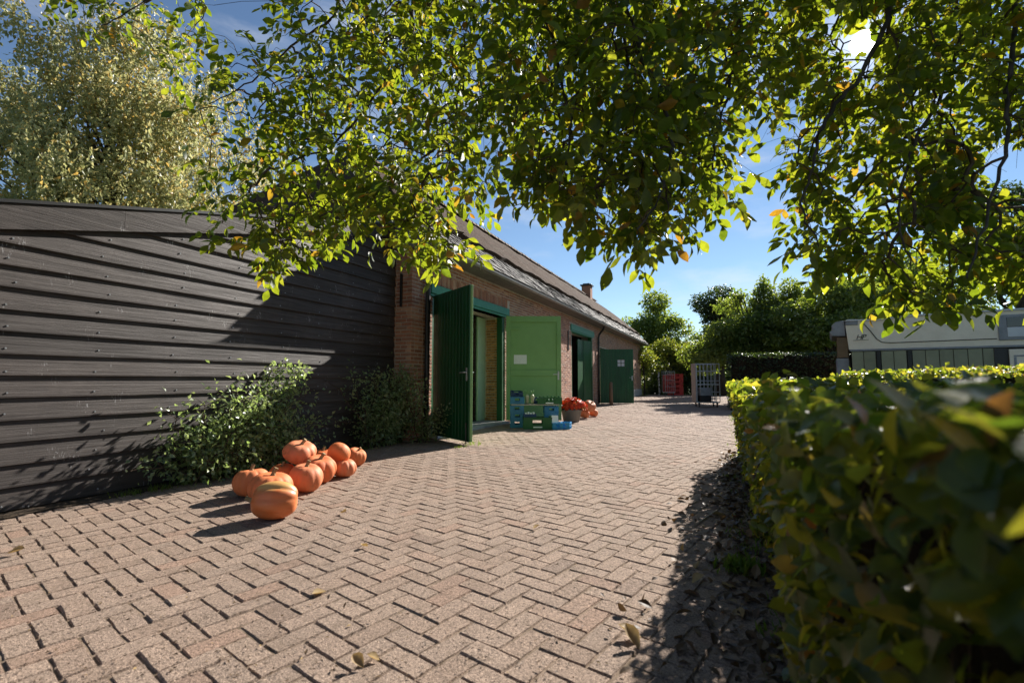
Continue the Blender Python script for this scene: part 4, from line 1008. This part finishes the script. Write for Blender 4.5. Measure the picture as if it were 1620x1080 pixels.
# far hedgerow closing the horizon
g = Geo(); rs = np.random.RandomState(44); n = 26000
th = rs.uniform(-1.25, 1.25, n); rr = 95+rs.normal(0, 4, n); prof_h = 5.5+2.2*np.sin(th*9)+1.5*np.sin(th*23+1)
Pf = np.c_[np.sin(th)*rr, np.cos(th)*rr, rs.uniform(0, 1, n)**.6*prof_h]; s = rs.uniform(.5, 1.1, n)
o = merged('distant_woodland', frames(Pf, unit(n, rs), unit(n, rs), s, s), FOLD_T, FOLD_Q, MAT['tree_leaf'], None, 'stuff')
o['label'] = 'far line of woodland along the horizon'

# bushes against the shed
def bush(name, label, canes, nleaf, size, mat, seed, cat='bush'):
    rs = np.random.RandomState(seed); b0 = canes[0][0]; t = thing(name, label, cat, (b0[0], b0[1], 0)); g = Geo(); P, Y = [], []
    L = sum(c[3] for c in canes)
    for p0, p1, sag, wgt, spread in canes:
        pts = np.array(arc(p0, p1, sag, 9, .025)); g.tube(pts, list(np.linspace(.008, .0025, 10)), 5, False); m = int(nleaf*wgt/L)
        u = rs.uniform(.12, 1.0, m)*9; i = np.minimum(u.astype(int), 8); f = (u-i)[:, None]; base = pts[i]*(1-f)+pts[i+1]*f
        off = rs.normal(0, 1, (m, 3))*spread; P.append(base+off); d = off/(np.linalg.norm(off, axis=1, keepdims=True)+1e-6)
        Y.append(d+rs.normal(0, .5, (m, 3))+np.array([0, 0, -.15]))
        for k in range(int(m/9)):
            a = base[k*9 % m]; g.tube([a, a+off[k*9 % m]*.5+(0, 0, .01), a+off[k*9 % m]], [.003, .002, .001], 3, False)
    g.build('stems', MAT['twig'], t); P, Y = np.concatenate(P), np.concatenate(Y); ok = P[:, 2] > .01
    tt, qq = toF(P); ok &= qq > np.where(tt < T0, -REC+.06, .03); P, Y = P[ok], Y[ok]; k = len(P); s = size*rs.uniform(.55, 1.3, k)
    merged('foliage', frames(P, Y, unit(k, rs)+np.array([.2, 0, .9]), s, s), FOLD_T, FOLD_Q, mat, t, 'stuff'); return t
def W(t, q, z): return F(t, -REC+q, z)
rs = np.random.RandomState(61); canes = []
for i in range(46):
    t0 = rs.uniform(3.1, 4.25); q0 = rs.uniform(.12, .3); t1 = t0+rs.normal(0, .25); canes.append((W(t0, q0, 0), W(t1, q0+rs.uniform(.0, .34), rs.uniform(.25, .82+.12*(t0-3.2))), rs.uniform(.02, .12), 1.0, .10))
canes += [(pix(385, 650, 5.5), pix(484, 590, 5.95), .24, 2.6, .035), (pix(380, 670, 5.5), pix(472, 612, 5.9), .16, 1.8, .04), (W(4.2, .2, .3), pix(450, 640, 5.8), .2, 1.2, .06), (W(4.4, .25, .2), pix(440, 655, 5.7), .1, .8, .06), (W(3.6, .25, .2), pix(290, 640, 4.9), .08, .5, .05), (W(3.3, .25, .0), pix(205, 745, 4.2), .06, .5, .05)]
bush('rose_bush', 'sunlit green rose bush sprawling against the black boards behind the pumpkins', canes, 6800, .052, MAT['bush_leaf'], 62)
canes = []
for i in range(40):
    t0 = rs.uniform(5.65, 6.7); q0 = rs.uniform(.1, .3) + (REC if t0 > T0-.1 else 0); canes.append((W(t0, q0, 0), W(t0+rs.normal(0, .28), q0+rs.uniform(0, .35), rs.uniform(.3, 1.12)), rs.uniform(.02, .15), 1.0, .09))
canes += [(W(5.6, .3, .2), pix(468, 590, 6.4), .25, .25, .04), (W(5.7, .3, .3), pix(455, 668, 6.0), .06, .25, .04), (W(6.5, .5, .4), pix(668, 612, 7.3), .1, .7, .06)]
bush('shaded_bush', 'dark bush in the shade at the corner between shed and brick pier', canes, 8000, .05, MAT['bush_leaf'], 63)
# weeds and grass where nobody could count them
def grass_patch(name, centers, n, h, seed, mat='grass'):
    rs = np.random.RandomState(seed); c = np.array(centers)[rs.randint(0, len(centers), n)]; P = np.c_[c[:, :2]+rs.normal(0, 1, (n, 2))*c[:, 3:4], np.zeros(n)+.004]
    Y = np.c_[rs.normal(0, .45, (n, 2)), np.ones(n)]; s = c[:, 2]*rs.uniform(.4, 1.2, n)*h
    tt, qq = toF(P); ok = qq > np.where(tt < T0, -REC+.05, .04); k = ok.sum()
    merged(name, frames(P[ok], Y[ok], unit(k, rs), s[ok]*.35, s[ok]), FOLD_T, FOLD_Q, MAT[mat], None, 'stuff')
cs = [(*W(t, .2+.06*math.sin(t*5), 0)[:2], rs.uniform(.3, .9), .06) for t in np.linspace(2.6, 6.4, 16)] + [(*gnd(745, 704)[:2], .8, .09), (*gnd(725, 708)[:2], .5, .06)] + [(*F(T1-rs.uniform(0, 3), .25, 0)[:2], .8, .1) for _ in range(6)]
grass_patch('grass', cs, 1500, .075, 71)
cs = [(*F(t, 4.82+rs.normal(0, .07), 0)[:2], rs.uniform(.4, 1.0), .05) for t in np.linspace(1.7, 7, 22)] + [(*F(t, 5.0, 0)[:2], .8, .10) for t in np.linspace(8, 15, 16)]+[(*gnd(1175, 905)[:2], 1.3, .045)]*5
grass_patch('weeds', cs, 1800, .06, 72)
# dead leaves: the heap under the hedge as a mass, the separate ones as things
rs = np.random.RandomState(81); n = 1500
tt = rs.uniform(.9, 7.2, n); qq = 4.86-np.abs(rs.normal(0, .26, n))*np.interp(tt, [1, 4, 7], [1, .75, .4]); xy = F0+tt[:, None]*U2+qq[:, None]*N2
P = np.c_[xy, rs.uniform(.006, .03, n)]; Y = np.c_[rs.normal(0, 1, (n, 2)), rs.normal(0, .25, n)]; s = rs.uniform(.025, .075, n)
merged('leaf_litter', frames(P, Y, np.tile([0, 0, 1.0], (n, 1))+rs.normal(0, .45, (n, 3)), s, s), LEAF_T, LEAF_Q, MAT['litter'], None, 'stuff')
n = 2200; P2 = np.array([gnd(x, y) for x, y in zip(rs.uniform(0, 1120, n), 600+rs.uniform(60, 480, n))]); tt, qq = toF(P2); ok = (qq < 4.6) & (qq > -.1) & ~((tt > T0) & (qq < .3)); P2 = P2[ok]; n = len(P2)
P2[:, 2] = .006; s = rs.uniform(.007, .019, n)*np.where(rs.uniform(size=n) < .06, 1.8, 1)
merged('crumbs', frames(P2, np.c_[rs.normal(0, 1, (n, 2)), rs.normal(0, .15, n)], np.tile([0, 0, 1.0], (n, 1))+rs.normal(0, .3, (n, 3)), s*.7, s), FOLD_T, FOLD_Q, MAT['litter'], None, 'stuff')
dry = leaf_mat('curled_dry_leaf', [(0, (.3, .2, .09)), (1, (.42, .31, .16))], [(0, (.4, .25, .08)), (1, (.5, .32, .1))], .3, .6, .3)
def curled(x, y, L, rot, lab, grp='separate fallen leaves on the paving', mat=dry, curl=.5):
    V, Q = leaf_template(4, .5, -curl, .34); V = V*L; me = fast_mesh('fallen_leaf', V, Q); p = gnd(x, y)
    o = link('fallen_leaf', me, mat, None, True); o.location = (p[0], p[1], .01); o.rotation_euler = (random.uniform(-.2, .2), random.uniform(-.3, .3), rot); WORLD[o.name] = np.array(p)
    tag(o, lab, 'leaf', grp)
curled(1015, 1012, .085, 1.1, 'upper of two curled tan leaves at the hedge shadow edge', curl=.55)
curled(1012, 1030, .085, .4, 'lower of two curled tan leaves at the hedge shadow edge', curl=.55)
for i, (x, y, lab) in enumerate([(582, 866, 'pale curled leaf on the paving below the pumpkins'), (600, 1048, 'dry brown leaf lying at the bottom of the paving'), (843, 838, 'small pale leaf in the middle of the sunlit paving'), (575, 1060, 'tan leaf by the bottom edge of the paving'), (516, 938, 'reddish dry leaf on the sunlit pavers'), (10, 878, 'yellow leaf at the left edge of the paving'), (1095, 925, 'small dry leaf inside the hedge shadow'), (538, 813, 'small pale leaf between pumpkins and door')]):
    curled(x, y, random.uniform(.05, .08), random.uniform(0, 6), lab, curl=.3)
g = Geo(); a_ = gnd(1105, 828); b_ = gnd(1137, 806); g.tube([a_+(0, 0, .008), (a_+b_)/2+(.01, 0, .014), b_+(0, 0, .008)], [.003, .004, .003], 5); tag(g.build('twig', MAT['board']), 'thin bare pale twig on the shaded paving near the hedge', 'twig')

# ------------------------------------------------------------------ pumpkins
def pumpkin_mesh(r, h, ribs, depth, seed, dent=.1, nu=66, nv=20):
    rs = np.random.RandomState(seed); V = []; Q = []; ph = rs.uniform(0, 6.28)
    wob = rs.normal(0, .03, 6)
    ribw = np.cumsum(rs.uniform(.75, 1.3, ribs)); ribw = np.concatenate([[0], ribw])/ribw[-1]
    for j in range(nv+1):
        v = math.pi*j/nv; sr = math.sin(v)**.82 if 0 < j < nv else 0.0
        for i in range(nu):
            a = i/nu; k = np.searchsorted(ribw, a, 'right')-1; k = min(k, ribs-1); u = (a-ribw[k])/(ribw[k+1]-ribw[k]); rib = abs(math.sin(math.pi*u))**.6
            lobe = 1-depth*(1-rib)*math.sin(v)**.4
            th = 2*math.pi*a+ph; am = 1+wob[0]*math.cos(th)+wob[1]*math.sin(2*th)+wob[2]*math.cos(3*th)
            rr = r*sr*lobe*am; zz = h*.5*math.cos(v)*(1-dent*math.exp(-(sr/.42)**2)*2.2)
            zz += h*.02*math.sin(th*2+wob[3]*20)*sr
            V.append((rr*math.cos(th), rr*math.sin(th), zz))
    for j in range(nv):
        for i in range(nu): Q.append((j*nu+i, (j+1)*nu+i, (j+1)*nu+(i+1) % nu, j*nu+(i+1) % nu))
    return fast_mesh('body', np.array(V), np.array(Q))
def pumpkin(label, center, r, h, ribs, depth, tilt=(0, 0), seed=1, mat='pumpkin', stem=True, group='orange pumpkins piled by the shed', dent=.1):
    t = thing('pumpkin', label, 'pumpkin', center, group); t.rotation_euler = (tilt[0], tilt[1], random.uniform(0, .4)+(tilt[2] if len(tilt) > 2 else 0))
    link('body', pumpkin_mesh(r, h, ribs, depth, seed, dent), MAT[mat], t, True)
    if stem:
        z0 = h*.5*(1-dent*2.2)-.008; g = Geo(); s = r/.16
        g.tube([(0, 0, z0-.004), (0, 0, z0+.012*s), (.004, .004, z0+.03*s), (.018*s, .010, z0+.066*s)], [.032*s, .02*s, .015*s, .018*s], 7); g.build('stem', MAT['stem'], t, local=True)
def on_ground(x, y, h, sink=.0): p = gnd(x, y); return (p[0], p[1], h/2-.004-sink)
pumpkin('frontmost big pumpkin lying on its side with a tan scar on top', on_ground(434, 820, .27), .137, .325, 8, .10, (0, math.radians(-86), math.radians(14)), 101, 'pumpkin_tan', dent=.05)
pumpkin('pinkish ribbed pumpkin right behind the frontmost one', on_ground(428, 796, .255), .168, .255, 10, .11, (.1, .1), 102)
pumpkin('orange pumpkin at the left end of the pile with pale stem scar', on_ground(397, 785, .245), .150, .245, 9, .12, (-.08, -.06), 103)
pumpkin('small pumpkin half hidden in the middle of the pile beside the bush', on_ground(446, 764, .19), .125, .19, 9, .04, (.1, 0), 104)
pumpkin('round smooth pumpkin with dark stem in the middle front of the pile', on_ground(482, 777, .25), .150, .255, 10, .07, (.14, .1), 105)
pumpkin('large deeply ribbed pumpkin right of the round smooth one', on_ground(503, 763, .27), .165, .265, 9, .13, (.22, .25), 106)
p = pix(474, 715, 4.82); pumpkin('two lobed brown blotched pumpkin on top of the pile', tuple(p), .155, .215, 8, .13, (.25, .3), 107)
p = pix(536, 717, 5.08); pumpkin('bright round pumpkin lying upside down on two others', tuple(p), .116, .2, 8, .02, (2.2, .2), 108, stem=False)
pumpkin('pumpkin with upright green stem at the right front of the pile', on_ground(543, 754, .19), .122, .19, 9, .12, (.05, 0), 109)
pumpkin('pumpkin at the far right end of the pile', on_ground(562, 737, .215), .120, .215, 10, .1, (.2, .4), 110)
pumpkin('shaded dull pumpkin at the back of the pile', on_ground(510, 742, .23), .13, .23, 10, .05, (.1, 0), 111)

# ------------------------------------------------------------------ crates, vegetables, flower pot
def crate(label, loc, L, Wd, h, mat, rot, group, th=.012):
    t = thing('crate', label, 'crate', loc, group, rot)
    g = Geo(); g.box(-L/2, L/2, -Wd/2, Wd/2, 0, .012); g.build('base', mat, t, local=True)
    for sx in (-1, 1):
        for ax in (0, 1):
            a, bq = (L/2, Wd/2) if ax == 0 else (Wd/2, L/2); g = Geo(); inn = a if ax == 0 else a-th
            fn = (lambda x, y, z: (x, y, z)) if ax == 0 else (lambda x, y, z: (y, x, z))
            y0, y1 = sorted((sx*bq, sx*(bq-th)))
            g.box(-inn, inn, y0, y1, .012, h*.42, fn)
            hw = inn*.36
            g.box(-inn, -hw, y0, y1, h*.42, h*.8, fn); g.box(hw, inn, y0, y1, h*.42, h*.8, fn); g.box(-inn, inn, y0, y1, h*.8, h, fn)
            yo0, yo1 = sorted((sx*bq, sx*(bq+.006)))
            g.box(-inn, inn, yo0, yo1, h*.84, h*.98, fn)
            for xx in np.linspace(-inn*.9, inn*.9, 7): g.box(xx-.005, xx+.005, yo0, yo1, .012, h*.40, fn)
            g.build('side_wall', mat, t, local=True)
    return t
def recrate(src, loc, rot, label): return copy_thing(src, loc, rot, label)
YC = 10.35
def cp(x, z, Y=YC): p = pix(x, 600, Y); return (p[0], p[1], z)
G1 = 'blue crates stacked beside the pale green door'
ch_ = .152
c0 = crate('lowest blue crate of the left stack before the pale green door', cp(818, .0), .29, .38, ch_, MAT['blue'], 0, G1)
recrate(c0, cp(818.3, ch_+.001), .03, 'second blue crate up in the left stack before the pale green door')
recrate(c0, cp(818, 2*ch_+.002), -.02, 'third blue crate up in the left stack, just under the shelf board')
recrate(c0, cp(818, 3*ch_+.03), .02, 'blue crate standing on the left end of the shelf board')
recrate(c0, cp(871, .13), -.03, 'lowest blue crate of the right stack under the shelf board')
recrate(c0, cp(871, .13+ch_), .02, 'upper blue crate of the right stack under the shelf board')
nv = crate('navy crate tilted on top of the blue crate at the shelf end', cp(817, 4*ch_+.035, YC+.1), .25, .3, .1, MAT['navy'], .05, None)
nv.rotation_euler = (.12, .05, .05)
crate('navy crate at the back of the shelf right of the vegetables', cp(850, 3*ch_+.03, YC+.14), .26, .2, .13, MAT['navy'], .02, None)
gbx = crate('big dark green crate on the paving between the two blue stacks', cp(849.5, 0, YC-.32), .57, .36, .235, MAT['green_crate'], .02, None)
g = Geo(); g.box(-.09, .09, -.19, -.1875, .03, .055); g.build('label', MAT['white'], gbx, local=True)
gb2 = crate('flat green bottle crate on the right end of the shelf', cp(869, 3*ch_+.031, YC-.02), .5, .34, .135, MAT['green_crate'], .0, None)
g = Geo(); g.box(-.09, .07, -.18, -.1775, .01, .035); g.build('label', MAT['white'], gb2, local=True)
for i in range(6):
    for j in range(2):
        g = Geo(); g.lathe([(.03, 0), (.03, .075), (.012, .105), (.012, .15)], 8); o = g.build('bottle', MAT['green_crate'], None, local=True)
        o.location = np.array(cp(869, 3*ch_+.044, YC-.02))+np.array([-.2+i*.08, -.1+j*.14, 0]); tag(o, 'green bottle, %s row, %s from left, in the shelf crate' % (['front', 'back'][j], ['first', 'second', 'third', 'fourth', 'fifth', 'sixth'][i]), 'bottle', 'green bottles in the flat crate')
sb = Geo(); sb.bevbox(-.5, .5, -.2, .2, 0, .024, .003); sh = sb.build('shelf_board', MAT['board']); sh.location = cp(846, 3*ch_+.004); tag(sh, 'pale plank lying across the two blue crate stacks', 'board')
# low crate under the right stack
crate('dark crate carrying the right blue stack', cp(871, .0, YC+.05), .29, .3, .128, MAT['navy'], 0, None)
for i, x in enumerate((834, 842)):
    p = cp(x, 3*ch_+.03, YC-.05); t = thing('vegetable', ('left' if i == 0 else 'right')+' one of two pale vegetables with green tops on the shelf', 'vegetable', p, 'vegetables on the shelf'); g = Geo()
    g.lathe([(.02, 0), (.038, .03), (.03, .09), (.042, .13), (.038, .17), (.015, .2)], 10); g.build('bulb', MAT['leek'], t, local=True, smooth=True)
    g = Geo()
    for k in range(7): g.tube([(0, 0, .19), (random.uniform(-.03, .03), random.uniform(-.03, .03), .25), (random.uniform(-.07, .07), random.uniform(-.06, .06), .29)], [.006, .006, .002], 4)
    g.build('leaf_tops', MAT['light_green'], t, local=True)
ba = thing('produce_tray', 'dark tray of white labelled packets on the green crate', 'tray', cp(838, .236, YC-.3)); g = Geo(); g.box(-.13, .13, -.1, .1, 0, .01)
for a in ((-.13, .13, -.1, -.09), (-.13, .13, .09, .1), (-.13, -.12, -.09, .09), (.12, .13, -.09, .09)): g.box(*a, .01, .06)
g.build('tray_body', MAT['navy'], ba, local=True)
for i in range(4): g = Geo(); g.bevbox(-.1+i*.052, -.06+i*.052, -.08, .02, .01, .085+.012*(i % 2), .006); g.build('packet', MAT['white'], ba, local=True)
G2 = 'small bright blue trays on the paving'
c1 = crate('small bright blue tray with a white card, right of the green crate', cp(880, 0, YC-.42), .2, .3, .13, MAT['bright_blue'], .1, G2)
c2 = copy_thing(c1, cp(894.5, 0, YC-.36), -.25, 'small bright blue tray nearest the flower pot')
g = Geo(); g.bevbox(-.065, .065, -.002, .002, 0, .15, .001); o = g.build('price_card', MAT['white']); o.location = cp(878, .13, YC-.5); o.rotation_euler = (-.3, 0, .1); tag(o, 'white card leaning on the small bright blue tray', 'card')
# nested blue crates just inside the second doorway
p = F(O2[0]+.75, -.75, 0)
for i in range(5):
    if i == 0: cc = crate('lowest blue crate nested inside the dark second doorway', (p[0], p[1], .02), .4, .3, .11, MAT['bright_blue'], .4, 'blue crates inside the second doorway')
    else: copy_thing(cc, (p[0], p[1], .02+i*.125), .4+random.uniform(-.05, .05), ['', 'second', 'third', 'fourth', 'topmost'][i]+' blue crate from the bottom inside the dark second doorway')
# flower pot
P = gnd(904, 667); pot = thing('flower_pot', 'wide grey tapered pot full of red flowers beside the pale green door', 'flower pot', (P[0], P[1], 0))
g = Geo(); g.lathe([(.17, .0), (.19, .02), (.235, .25), (.25, .26), (.255, .30), (.24, .305), (.225, .27), (.2, .26)], 28); g.build('pot', MAT['pot'], pot, local=True, smooth=True)
rs = np.random.RandomState(91); n = 260; d = unit(n, rs); d[:, 2] = np.abs(d[:, 2])*.9+.05; d /= np.linalg.norm(d, axis=1, keepdims=True)
Pq = d*np.array([.33, .30, .24])*rs.uniform(.78, 1.14, n)[:, None]+np.array([0.02, 0, .30])+np.array(pot.location)
hd_ = d+unit(n, rs)*.35; hd_ /= np.linalg.norm(hd_, axis=1, keepdims=True); sidev = unit(n, rs); ta_ = np.cross(hd_, sidev); ta_ /= np.linalg.norm(ta_, axis=1, keepdims=True); tb_ = np.cross(hd_, ta_); allM = []
for k in range(7):
    a = k*2*math.pi/7; tg_ = ta_*math.cos(a)+tb_*math.sin(a); allM.append(frames(Pq, tg_+hd_*.3, hd_, .062, .05))
merged('flowers', np.concatenate(allM), FOLD_T, FOLD_Q, MAT['petal'], pot, 'stuff')
n2 = 500; d2 = unit(n2, rs); Pl = d2*np.array([.31, .28, .22])*rs.uniform(.5, .95, n2)[:, None]+np.array([0, 0, .3])+np.array(pot.location); ok = Pl[:, 2] > .26
merged('foliage', frames(Pl[ok], d2[ok], unit(ok.sum(), rs), .06, .06), FOLD_T, FOLD_Q, MAT['dark_leaf'], pot, 'stuff')
G3 = 'pumpkins beside the flower pot'
pumpkin('left of the two pumpkins on the ground beside the flower pot', on_ground(924, 661, .24), .15, .24, 10, .06, (.1, .1), 121, group=G3)
pumpkin('right of the two pumpkins on the ground beside the flower pot', on_ground(939, 659, .22), .13, .22, 10, .08, (.1, .1), 122, group=G3)
p = pix(933, 642, 12.6); pumpkin('pumpkin resting on top behind the flower pot', tuple(p), .16, .26, 10, .06, (.6, .3), 123, group=G3)

# ------------------------------------------------------------------ yard furniture
P = gnd(967, 641); g = Geo(); g.lathe([(.075, 0), (.07, .5), (.066, .86), (.045, .9)], 12); o = g.build('wooden_post', MAT['post'], None, local=True, smooth=True); o.location = (P[0], P[1], 0); tag(o, 'short round wooden post in front of the windowed green door', 'post')
def roll_cage(label, loc, rot, w, dpt, h, nb, group=None):
    t = thing('roll_container', label, 'roll container', loc, group, rot); g = Geo(); g.bevbox(-w/2, w/2, -dpt/2, dpt/2, .16, .2, .004); g.build('platform', MAT['galv'], t, local=True)
    for sx in (-1, 1):
        for sy in (-1, 1):
            g = Geo(); x, y = sx*(w/2-.08), sy*(dpt/2-.08)
            V = [(x+dx, y+.06*math.cos(a), .065+.06*math.sin(a)) for dx in (-.018, .018) for a in np.linspace(0, 2*math.pi, 12, endpoint=False)]
            g.add(V, [tuple(range(12))[::-1], tuple(range(12, 24))]+[(i, (i+1) % 12, 12+(i+1) % 12, 12+i) for i in range(12)]); g.box(x-.03, x+.03, y-.03, y+.03, .118, .16); g.build('caster', MAT['black'], t, local=True)
    for y in (-dpt/2, dpt/2):
        g = Geo()
        for x in np.linspace(-w/2, w/2, nb): g.tube([(x, y, .2), (x, y, h)], .014 if x in (-w/2, w/2) else .010, 6)
        for zz in (.55, .95, 1.3, h): g.tube([(-w/2, y, zz), (w/2, y, zz)], .012, 6)
        g.build('side_grid', MAT['galv'], t, local=True)
    return t
P = gnd(1119, 644); rc = roll_cage('tall steel roll container parked by the dark hedge', (P[0]+.05, P[1]+.2, 0), -.15, .78, .7, 1.56, 7)
g = Geo(); g.bevbox(-.43, -.39, -.36, .36, .16, 1.58, .004); g.build('side_panel', MAT['zinc'], rc, local=True)
g = Geo(); g.bevbox(-.4, .42, -.3, .34, .8, .83, .004); g.build('shelf', MAT['galv'], rc, local=True)
bx = thing('storage_box', 'grey box with dark lower half standing in the roll container', 'box', (P[0]-.12, P[1]-.02, .2)); g = Geo(); g.bevbox(-.21, .21, -.2, .2, .22, .5, .01); g.build('upper_box', MAT['zinc'], bx, local=True); g = Geo(); g.bevbox(-.2, .2, -.19, .19, 0, .215, .01); g.build('lower_box', MAT['black'], bx, local=True)
P = gnd(1058, 625); rc2 = roll_cage('white barred roll container in front of the red crates at the yard end', (P[0], P[1], 0), .1, .62, .5, 1.5, 6)
for i in range(5):
    if i == 0: rcx = crate('lowest red crate of the stack at the far end of the yard', (P[0]+.55, P[1]+.35, 0), .8, .6, .27, MAT['red_crate'], .1, 'red crates at the end of the yard')
    else: copy_thing(rcx, (P[0]+.55, P[1]+.35, i*.272), .1+random.uniform(-.04, .04), ['', 'second', 'third', 'fourth', 'topmost'][i]+' red crate counted up the stack at the yard end')
for i in range(4):
    copy_thing(rcx, (P[0]-.02, P[1]-.02, .2+i*.272), .1, ['lowest', 'second', 'third', 'topmost'][i]+' red crate inside the white barred roll container').scale = (.68, .68, 1)
P = gnd(1043, 625); g = Geo(); g.tube([(0, 0, -.1), (.02, 0, .5), (-.02, .02, 1.1), (0, 0, 1.5)], [.07, .06, .055, .05], 9)
def birch():
    m, n, l = new_mat('blotched_white_bark'); f = noise(n, l, 7, 4, .6, (1, 1, 1.4)); return finish(m, n, l, ramp(n, l, f, [(.47, (.05, .045, .04)), (.56, (.6, .58, .54))]), .8, .2, f, .3)
o = g.build('blotched_post', birch(), None, local=True, smooth=True); o.location = (P[0], P[1], 0); tag(o, 'white blotched post left of the red crates at the yard end', 'post')
# trunk sections of fence behind, at the barn's far end
# ------------------------------------------------------------------ caravan
CO = pix(1342, 600, 12.2); CO[2] = 0; cdir = np.array([.836, -.549, 0]); cn = np.array([-.549, -.836, 0])      # along its side, towards the camera
def C(x, y, z): return CO+cdir*x-cn*y+np.array([0, 0, z])
car = thing('caravan', 'old cream mobile caravan with grey front cap parked behind the hedge', 'caravan', tuple(CO))
def cpart(name, mat, *b, parent=car, bev=.01):
    g = Geo()
    for x in b: g.bevbox(*x, b=bev, fn=C)
    return g.build(name, mat, parent)
g = Geo(); prof = [(0.05, 1.75), (.0, 2.35), (.12, 2.47), (.6, 2.44), (1.3, 2.5), (7.0, 2.52), (7.0, 1.75)]
g.prism(prof, lambda p, q, e: C(p, e, q), 0, 2.2); g.build('body', MAT['cream'], car)
g = Geo(); g.prism([(-.02, 2.475), (.6, 2.445), (1.3, 2.505), (7.05, 2.525), (7.05, 2.56), (1.3, 2.54), (.6, 2.48), (.05, 2.51)], lambda p, q, e: C(p, e, q), -.04, 2.24); g.build('roof', MAT['window_white'], car)
g = Geo(); g.prism([(-.012, 2.1), (-.30, 2.12), (-.34, 2.22), (-.26, 2.28), (-.29, 2.38), (-.2, 2.47), (-.04, 2.50), (-.02, 2.48)], lambda p, q, e: C(p, e, q), .05, 2.15); g.build('front_cap', MAT['grey_plastic'], car)
cpart('corner_strip', MAT['grey_plastic'], (0, .26, -.02, .0, 2.36, 2.46))
cpart('front_window', MAT['amber'], (-.2, .04, .1, 2.1, 1.55, 2.08)); cpart('front_panel', MAT['grey_plastic'], (-.22, .04, .12, 2.1, .5, 1.54))
cpart('belt_rail', MAT['grey_plastic'], (.06, 7.0, -.03, .02, 1.70, 1.745))
x = .1; i = 0
cpart('underside', MAT['black'], (.1, 7.0, .03, 2.1, .35, 1.69))
while x < 2.62:
    wv = .245; cpart('skirt_panel', MAT['skirt'], (x, x+wv-.012, -.015, .012, .45, 1.69), bev=.004); x += wv
    if i in (1, 3): cpart('skirt_post', MAT['black'], (x+.005, x+.085, -.03, .0, .45, 1.69), bev=.004); x += .1
    i += 1
cpart('skirt_post', MAT['black'], (2.68, 2.86, -.03, .0, .45, 1.69), bev=.004)
hd = cpart('locker_door', MAT['cream'], (2.92, 4.4, -.02, .01, .6, 1.66)); cpart('locker_frame', MAT['grey_plastic'], (2.99, 4.2, -.03, -.0205, 1.5, 1.53), (2.99, 3.03, -.03, -.0205, .7, 1.49), bev=.003, parent=hd)
wf = cpart('window', MAT['grey_plastic'], (2.78, 4.6, -.03, .01, 1.86, 2.42)); cpart('pane', MAT['window_white'], (2.92, 4.5, -.04, -.031, 1.93, 2.14), bev=.004, parent=wf); cpart('pane', MAT['dark_glass'], (2.92, 4.5, -.04, -.031, 2.15, 2.36), bev=.004, parent=wf)
g = Geo(); g.tube([C(.34, -.006, 2.44), C(.50, -.006, 2.2), C(.62, -.006, 1.99), C(.72, -.006, 1.905), C(.9, -.006, 1.885), C(2.75, -.006, 1.90)], .010, 6); g.build('dark_stripe', MAT['black'], car)
cu = bpy.data.curves.new('emblem', 'FONT'); cu.body = 'HP'; cu.size = .17; cu.shear = .3; cu.extrude = .003; cu.space_character = .85
to = bpy.data.objects.new('emblem_source', cu); em = bpy.data.meshes.new_from_object(to); bpy.data.objects.remove(to); em.materials.clear(); em.materials.append(MAT['black'])
eo = bpy.data.objects.new('emblem', em); COL.objects.link(eo); eo.parent = car
mw = Matrix(((cdir[0], 0, cn[0], 0), (cdir[1], 0, cn[1], 0), (0, 1, 0, 0), (0, 0, 0, 1))); eo.matrix_local = Matrix.Translation(Vector(C(.20, -.006, 2.0)-CO)) @ mw; WORLD[eo.name] = np.array(CO)
g = Geo(); g.tube([C(.14, -.006, 1.975), C(.46, -.006, 1.98)], .005, 5); g.build('emblem_underline', MAT['black'], car)
